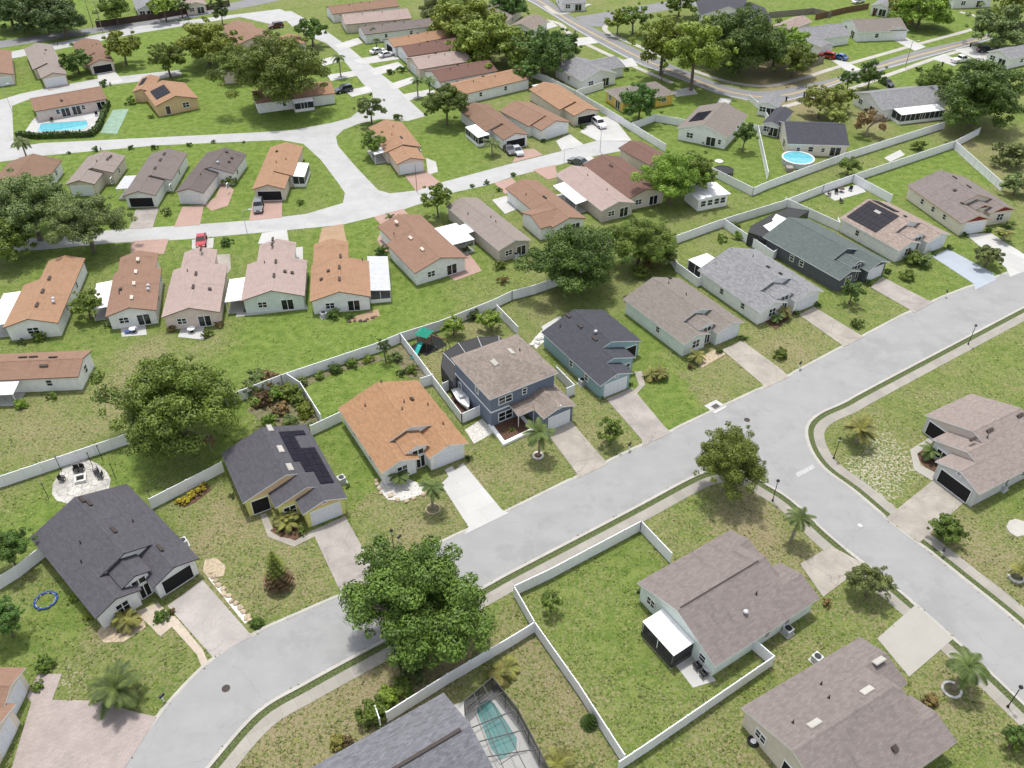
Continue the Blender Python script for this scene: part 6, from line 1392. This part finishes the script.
# trampolines and rings
def tramp(label, px, py, rad, h, pad, mat, net=False):
    r = empty('trampoline', G(px, py), 0, label, 'trampoline'); mb = MB(); mb.lathe([(rad, h - .05), (rad, h + .03), (rad * .86, h + .03), (rad * .86, h - .05)], 28); mb.build('pad', pad, r)
    mb = MB(); mb.lathe([(rad * .87, h), (rad * .4, h - .03), (0, h - .04)], 28); mb.build('mat', mat, r); mb = MB()
    for k in range(8): a = 6.283 * k / 8; mb.bar((rad * .95 * math.cos(a), rad * .95 * math.sin(a), -.05), (rad * .95 * math.cos(a), rad * .95 * math.sin(a), h), .04)
    mb.build('frame', 'metal_grey', r)
tramp('black round trampoline on the lawn by white fence', 723, 173, 2.1, .75, 'plastic_black', 'plastic_black')
ring('garden_disc', 'small white stone disc on lawn above trampoline', 'garden ornament', 719, 161.5, .35, .9, .15, 'stone_white', 'stone_white')
r = empty('ring_pool_frame', G(46, 601), 0, 'broken blue ring lying on lawn beside charcoal house', 'trampoline ring'); mb = MB()
for k in range(24):
    a, b = 6.283 * k / 24, 6.283 * (k + 1.05) / 24; rr_ = 1.15 + .08 * math.sin(k * 2.3)
    mb.bar((rr_ * math.cos(a), rr_ * math.sin(a), .12), (rr_ * math.cos(b), rr_ * math.sin(b), (.12 + .05 * (k % 3))), .11, 0, 6)
mb.build('pad', 'blue_plastic', r); mb = MB(); mb.lathe([(1.02, .1), (1.05, .14), (1.0, .14)], 24); mb.build('frame', 'metal_grey', r)
# fire pit group
r = empty('fire_pit', G(81, 480), R(20), 'square white fire pit on pale stone patio', 'fire pit'); mb = MB(); [mb.box(*q) for q in ((-.7,.7,-.7,-.45,0,.45),(-.7,.7,.45,.7,0,.452),(-.7,-.45,-.45,.45,0,.448),(.45,.7,-.45,.45,0,.449))]; mb.build('wall', 'stone_white', r); mb = MB(); mb.box(-.44, .44, -.44, .44, 0, .2); mb.build('ash_bed', 'opening_shade_ash', r)
def proto_chair():
    r = empty('garden_chair', (0, 0, 0)); a = MB(); a.box(-.32, .32, -.32, .32, .36, .46); a.build('seat', 'plastic_black', r); a = MB(); a.box(-.32, .32, .26, .36, .46, 1.0); a.build('backrest', 'plastic_black', r)
    lm = MB(); lm.bar((0, 0, -.02), (0, 0, .38), .035); lm = lm.mesh('leg', ['metal_black'])
    for x in (-.28, .28):
        for y in (-.28, .28): link('leg', lm, r, (x, y, 0))
        b = MB(); b.box(x - .05, x + .05, -.3, .3, .62, .67); b.build('armrest', 'plastic_black', r)
    return r
ch0 = proto_chair(); first = True
for lb, px, py, a in [('black chair left of the white fire pit',63,481,90),('black chair behind fire pit, left of two',77,472,10),('black chair behind fire pit, right of two',82,471,-5),('black chair right of fire pit, upper',97,474,-50),('black chair right of fire pit, lower',101,478,-80),
                      ('dark chair on patio behind solar array house, left',829,196,60),('dark chair on patio behind solar array house, middle',836,194,0),('dark chair on patio behind solar array house, right',850,191,-40),('dark chair alone on grass beside solar array house',841,203,90),
                      ('dark chair on white terrace of corner house, first',697,668,120),('dark chair on white terrace of corner house, second',703,676,120),('dark chair on clubhouse pool deck, left',52,122,0),('dark chair on clubhouse pool deck, right',97,116,30)]:
    o = ch0 if first else copy_tree(ch0); first = False; o.location = G(px, py); o.location.z = .05; o.rotation_euler = (0, 0, R(a)); tag(o, lb, 'chair', 'black outdoor chairs')
def stick(label, px, py, h, cat='garden pole'):
    r = empty('garden_pole', G(px, py), 0, label, cat, 'poles around the fire pit'); mb = MB(); mb.bar((0, 0, -.1), (0, 0, h), .04); mb.lathe([(.09, h), (.09, h + .18), (0, h + .2)], 8); mb.build('pole', 'metal_black', r)
for lb, px, py, h in [('thin black pole left on lawn near fire pit',49,499,2.6),('thin black pole by fence behind fire pit, left',62,472,2.6),('thin black pole by fence behind fire pit, right',103,461,2.6),('thin black pole right of fire pit patio',116,479,2.6),('thin black pole beside patio chairs at fire pit',93,467,2.4),('thin black pole on lawn near white fence joint',151,500,1.6)]: stick(lb, px, py, h)
def table(label, px, py, mat='trim_white', h=.74, r0=.6, cat='table'):
    r = empty('garden_table', G(px, py), 0, label, cat); a = MB(); a.lathe([(r0, h - .05), (r0, h), (0, h)], 16); a.lathe([(0, h - .05), (r0, h - .05)], 16); a.build('tabletop', mat, r); a = MB(); a.bar((0, 0, 0), (0, 0, h - .04), .05); a.lathe([(.3, .03), (.3, .06), (.05, .1)], 12); a.build('leg', 'metal_black', r)
table('white table among clutter behind pinkish villa', 192, 332); table('dark table on patio behind solar array house', 841, 192, 'wood_dark'); table('low white table behind reddish brown villa', 134, 332); table('small table on white terrace of corner house', 708, 671, 'metal_grey')
for lb, px, py, m in [('striped beach lounger on slab behind reddish brown villa',131,333,'blue_plastic'),('white lounger on clubhouse pool deck, left',50,117,'trim_white'),('white lounger on clubhouse pool deck, right',56,116,'trim_white')]:
    r = empty('sun_lounger', G(px, py), R(10), lb, 'lounger'); r.location.z = .06; a = MB(); a.box(-.9, .4, -.3, .3, .3, .36); a.build('seat', m, r); a = MB(); T = Matrix.Translation((.4, 0, .33)) @ Matrix.Rotation(R(-40), 4, 'Y'); a.box(0, .75, -.3, .3, -.03, .03, 0, T); a.build('backrest', m, r)
    for x in (-.8, .3):
        for y in (-.25, .25): a = MB(); a.bar((x, y, 0), (x, y, .31), .025); a.build('leg', 'metal_grey', r)
# small stuff by the wavy roof house
for lb, px, py, m, nm, cat in [('blue plastic toy car in open porch of wavy roof house',783,757,'blue_plastic','toy_car','toy'),('orange plastic toy in open porch of wavy roof house',786,751,'orange_plastic','toy_car','toy')]:
    r = empty(nm, G(px, py), R(30), lb, cat); r.location.z = .1; a = MB(); a.box(-.45, .45, -.25, .25, .12, .4); a.box(-.25, .15, -.22, .22, .4, .62); a.build('body', m, r)
    for x in (-.3, .3):
        for y in (-.27, .27): w_ = MB(); w_.lathe([(0, -.03), (.12, -.03), (.12, .03), (0, .03)], 10); o = w_.build('wheel', 'rubber', r, loc=(x, y, .12)); o.rotation_euler = (R(90), 0, 0)
r = empty('tyre_planter', G(753, 742), 0, 'black tyre with white middle on lower lawn', 'tyre'); a = MB(); a.lathe([(.3, 0), (.55, .02), (.6, .15), (.5, .26), (.3, .22)], 18); a.build('tyre', 'rubber', r); a = MB(); a.lathe([(.3, .05), (.29, .18), (0, .2)], 14); a.build('bucket', 'trim_white', r)
# ---------------------------------------------------------------- pools
def pool(label, px, mat, z=.05, cop='concrete_pale', cat='swimming pool'):
    P = gpts(px); o = sum(P, Vector()) / len(P); r = empty('swimming_pool', o, 0, label, cat); Q = [p - o for p in P]; mb = MB(); n = len(Q)
    I = [q * (1 - .35 / max(q.length, 1)) for q in Q]
    for i in range(n):
        a, b, c, d = Q[i], Q[(i + 1) % n], I[(i + 1) % n], I[i]
        mb.face([(v.x, v.y, z + .06) for v in (a, b, c, d)]); mb.face([(d.x, d.y, z + .06), (c.x, c.y, z + .06), (c.x, c.y, z - .04), (d.x, d.y, z - .04)]); mb.face([(a.x, a.y, -.1), (b.x, b.y, -.1), (b.x, b.y, z + .06), (a.x, a.y, z + .06)])
    mb.build('coping', cop, r); mb = MB(); mb.face([(v.x, v.y, z + .015) for v in I]); mb.build('water', mat, r); return r
pool('rectangular turquoise pool behind clubhouse', [(36,132.5),(40,124),(88,120.5),(90,126),(84,130)], 'pool_water', .07)
pool('teal screened pool with angled corners beside blue-grey roof', [(474,710),(478,701),(488,697),(494,701),(520,741),(519,752),(500,765),(490,752)], 'pool_green', .09)
FOOT.append(gpts([(452,706),(496,689),(518,722),(552,785),(520,800),(484,790)])); sheet('pool_deck', gpts([(452,706),(496,689),(516,712),(552,775),(520,800),(492,768)]),   .06, 'concrete_pale')
r = empty('swimming_pool', G(797, 163), 0, 'round above-ground pool with white rim at white fence', 'swimming pool'); a = MB(); a.lathe([(3.3, -.05), (3.3, 1.2)], 32); a.build('wall', 'metal_grey', r); a = MB(); a.lathe([(3.42, 1.2), (3.42, 1.26), (3.15, 1.26), (3.15, 1.1)], 32); a.build('rim', 'trim_white', r); a = MB(); a.lathe([(3.16, 1.12), (0, 1.12)], 32); a.build('water', 'pool_water', r)
a = MB(); a.box(-3.4,-2.0,-4.6,-3.1,-.05,.9); a.build('deck_step','wood_grey',r)
def cage(label, px, h, mesh='mesh_screen', n=5, base=None, roof='mesh_screen_dense'):
    """screen enclosure on a ring of ground pixels; last side is open to the house"""
    P = gpts(px); o = P[0]; r = empty('pool_enclosure', o, 0, label, 'pool enclosure'); Q = [p - o for p in P]; cen = sum(Q, Vector()) / len(Q); fb = MB(); sb = MB(); N_ = len(Q)
    for i in range(N_):
        a, b = Q[i], Q[(i + 1) % N_]; A_, B_ = a + Vector((0, 0, h)), b + Vector((0, 0, h)); fb.bar(A_, B_, .05)
        if i < N_ - 1:
            m = max(1, round((b - a).length / 2.2))
            for k in range(m + 1): p = a.lerp(b, k / m); fb.bar(p, p + Vector((0, 0, h)), .045)
            fb.bar(a + Vector((0, 0, 1)), b + Vector((0, 0, 1)), .035); sb.face([a, b, B_, A_])
    fb.build('frame', 'metal_black', r)
    if roof: rb_ = MB(); rb_.face([(q.x, q.y, h + .01) for q in Q]); rb_.build('roof_screen', roof, r)
    sb.build('screen', mesh, r)
    # roof bars across
    bb = MB(); L0, L1 = Q[0], Q[-1]
    return r, Q
r, Q = cage('black framed screen enclosure over the teal pool', [(465,716),(493,692),(518,724),(550,786),(516,830),(484,790)], 2.7, 'mesh_screen_dense', roof='mesh_screen_thin')
mb = MB()
for t in (.18, .38, .58, .78):
    a, b = Q[0].lerp(Q[5], t) if t < 1 else Q[5], Q[1].lerp(Q[3], t); mb.bar(a + Vector((0, 0, 2.75)), b + Vector((0, 0, 2.75)), .06)
for t in (.33, .66): a, b = Q[0].lerp(Q[1], t), Q[5].lerp(Q[3], t); mb.bar(a + Vector((0, 0, 2.75)), b + Vector((0, 0, 2.75)), .05)
mb.build('roof_bar', 'metal_black', r)
r, Q = cage('dark domed screen enclosure behind the two-storey house', [(453,396),(442,380),(444,367),(459,357),(478,351),(499,350),(514,364)], 2.6, 'mesh_screen_dense')
mb = MB()
for k in (2, 3, 4, 5): a = Q[k]; b = Q[0].lerp(Q[6], (k - 1) / 5.2); mb.bar(a + Vector((0, 0, 2.65)), b + Vector((0, 0, 2.65)), .05)
mb.build('roof_bar', 'metal_grey', r)
r, Q = cage('dark screen enclosure with pale panels behind green roof house', [(764,251),(746,245),(748,239),(769,227),(786,220),(806,223)], 2.6, 'mesh_screen_dense')
mb = MB()
for q0, q1, s in (((762,228),(775,221),0),((772,222),(782,216),0)):
    c = [G(*p, 2.75) - r.location for p in ((763,226),(774,221),(781,226),(770,232))] if q0[0] == 762 else [G(*p, 2.76) - r.location for p in ((772,220),(776,214),(787,219),(783,226))]
    t = [v + Vector((0, 0, .05)) for v in c]; mb.face(t); mb.face(c[::-1]); [mb.face([c[i], c[(i + 1) % 4], t[(i + 1) % 4], t[i]]) for i in range(4)]
mb.build('shade_panel', 'metal_white', r)
for lb, px, py in [('round teal spa tub in screened yard behind green roof house',763,241)]:
    r = empty('spa_tub', G(px, py), 0, lb, 'spa tub'); a = MB(); a.lathe([(1.0, 0), (1.1, .8), (.9, .82), (.88, .65)], 20); a.build('shell', 'metal_grey', r); a = MB(); a.lathe([(.89, .68), (0, .68)], 20); a.build('water', 'pool_green', r)
# clipped hedge round the clubhouse pool
P = gpts([(17,137),(40,138.5),(92,136.5),(99,130),(109,105)]); r = empty('hedge', P[0], 0, 'dark clipped hedge around the turquoise pool', 'hedge'); Rr = np.random.default_rng(3); mb = MB(); core = MB()
for a, b in zip(P[:-1], P[1:]):
    d = b - a; T = Matrix.Translation(a - P[0]) @ Matrix.Rotation(math.atan2(d.y, d.x), 4, 'Z'); core.box(0, d.length, -.4, .4, 0, 1.2, 0, T)
    for k in range(int(d.length * 60)):
        c = T @ Vector((Rr.uniform(0, d.length), Rr.uniform(-.5, .5), Rr.uniform(.1, 1.35))); u = Vector(Rr.normal(size=3)) * .16; v = Vector(Rr.normal(size=3)) * .16; mb.face([c - u, c - v, c + u, c + v])
core.build('branches', 'leaf_shade', r); mb.build('foliage', 'leaf_dark', r)
# rocks edging
def rocks(label, px, n, s, mat='stone_white', seed=1):
    rr = random.Random(seed); P = gpts(px)
    for i in range(n):
        k = i / max(1, n - 1) * (len(P) - 1); j = min(int(k), len(P) - 2); p = P[j].lerp(P[j + 1], k - j) + Vector((rr.uniform(-.15, .15), rr.uniform(-.15, .15), 0)); bm = bmesh.new(); bmesh.ops.create_icosphere(bm, subdivisions=2, radius=s * rr.uniform(.7, 1.25))
        for v in bm.verts: v.co = Vector((v.co.x * 1.2, v.co.y, v.co.z * .7)) * (1 + .22 * math.sin(v.co.x * 9 / s * .3 + i) * math.cos(v.co.y * 7 / s * .3))
        me = bpy.data.meshes.new('rock'); bm.to_mesh(me); bm.free(); me.materials.append(M[mat]); o = link('rock', me, None, p + Vector((0, 0, s * .2))); o.rotation_euler = (0, 0, rr.uniform(0, 6)); tag(o, label, 'rock', label)
rocks('pale edging rock in row beside stone drive', [(209,574),(250,621)], 13, .33, 'stone_tan', 2); rocks('pale rock in heap behind navy roof house', [(533,345),(540,337),(546,331),(538,344)], 9, .45, 'stone_white', 3); rocks('tan rock edging the pebble bed of orange roof house', [(377,480),(380,492),(402,502),(424,495),(430,488)], 12, .3, 'stone_tan', 4)
rocks('small rock edging bed of two-part orange villa', [(349,322),(365,321),(376,316)], 7, .28, 'wood_dark', 5)

# ================================================================ GRASS: loose tufts and weeds over the near lawns (nobody could count them)
rg = np.random.default_rng(21); n = 150000
px_ = rg.uniform(-40, 1064, n); py_ = 768 * (1.06 - rg.uniform(0, 1, n) ** 1.35 * .86)
xx = (px_ - 512) / F; yy = -(py_ - 384) / F; dz = -sp + yy * cp; t = -CAM_H / dz; GX, GY = xx * t, (cp + yy * sp) * t
ok = np.ones(n, bool)
for poly in FOOT:
    Pn = np.array([(p.x, p.y) for p in poly]); m = np.where(ok & (GX > Pn[:, 0].min() - .3) & (GX < Pn[:, 0].max() + .3) & (GY > Pn[:, 1].min() - .3) & (GY < Pn[:, 1].max() + .3))[0]
    if not len(m): continue
    inn = np.zeros(len(m), bool); x, y = GX[m], GY[m]; q = Pn[-1]
    for p in Pn:
        c = ((p[1] > y) != (q[1] > y)) & (x < (q[0] - p[0]) * (y - p[1]) / ((q[1] - p[1]) if q[1] != p[1] else 1e-9) + p[0]); inn ^= c; q = p
    ok[m[inn]] = False
GX, GY = GX[ok], GY[ok]; n = len(GX)
cl = np.sin(GX * .9 + 2 * np.sin(GY * .35)) * np.sin(GY * .8 + 1.7 * np.sin(GX * .3)) + .6 * np.sin(GX * 2.3) * np.sin(GY * 2.7); kp = rg.random(n) < np.clip(.45 + .45 * cl, .08, 1); GX, GY = GX[kp], GY[kp]; n = len(GX)
S = rg.uniform(.05, .15, n); a = rg.uniform(0, 6.283, n); hh = rg.uniform(.04, .13, n); ux, uy = np.cos(a) * S, np.sin(a) * S; lx, ly = rg.normal(0, .05, n), rg.normal(0, .05, n); z0 = np.zeros(n)
q = np.stack([np.stack([GX - ux, GY - uy, z0], 1), np.stack([GX + ux, GY + uy, z0], 1), np.stack([GX + ux * .7 + lx - uy * .8, GY + uy * .7 + ly + ux * .8, hh], 1), np.stack([GX - ux * .7 + lx - uy * .8, GY - uy * .7 + ly + ux * .8, hh * .8], 1)], 1)
me = bpy.data.meshes.new('grass'); me.vertices.add(n * 4); me.vertices.foreach_set('co', q.reshape(-1).astype(np.float32)); me.loops.add(n * 4); me.loops.foreach_set('vertex_index', np.arange(n * 4, dtype=np.int32))
me.polygons.add(n); me.polygons.foreach_set('loop_start', np.arange(0, n * 4, 4, dtype=np.int32)); me.update(calc_edges=True); at = me.attributes.new('leaf', 'FLOAT', 'FACE'); at.data.foreach_set('value', rg.random(n).astype(np.float32) * 1.3 - .3)
me.materials.append(M['grass_blade']); tag(link('grass', me), kind='stuff')
# ================================================================ LIGHT
w = bpy.data.worlds.new('World'); SC.world = w; w.use_nodes = True
nt = w.node_tree; bg = nt.nodes['Background']
sky = nt.nodes.new('ShaderNodeTexSky'); sky.sky_type = 'NISHITA'; sky.sun_disc = False
SUN_EL, SUN_AZ = R(73), R(-15)     # azimuth from +Y towards +X
sky.sun_elevation = SUN_EL; sky.sun_rotation = SUN_AZ; sky.air_density = 1.0; sky.dust_density = 2.0; sky.ozone_density = .6
hs = nt.nodes.new('ShaderNodeHueSaturation'); hs.inputs['Saturation'].default_value = .35; nt.links.new(sky.outputs[0], hs.inputs['Color']); nt.links.new(hs.outputs[0], bg.inputs[0]); bg.inputs[1].default_value = .15
sl = bpy.data.lights.new('sun', 'SUN'); sl.energy = 2.15; sl.angle = R(4.0); sl.color = (1, .965, .91)
so = bpy.data.objects.new('sun', sl); COL.objects.link(so)
d = Vector((math.sin(SUN_AZ) * math.cos(SUN_EL), math.cos(SUN_AZ) * math.cos(SUN_EL), math.sin(SUN_EL)))
so.rotation_euler = d.to_track_quat('Z', 'Y').to_euler(); so.location = (0, 60, 120)
SC.view_settings.view_transform = 'Standard'; SC.view_settings.look = 'None'; SC.view_settings.exposure = .76; SC.view_settings.gamma = 1
SC.view_settings.use_curve_mapping = False
SC.cycles.max_bounces = 6; SC.cycles.transparent_max_bounces = 12; SC.cycles.use_denoising = True
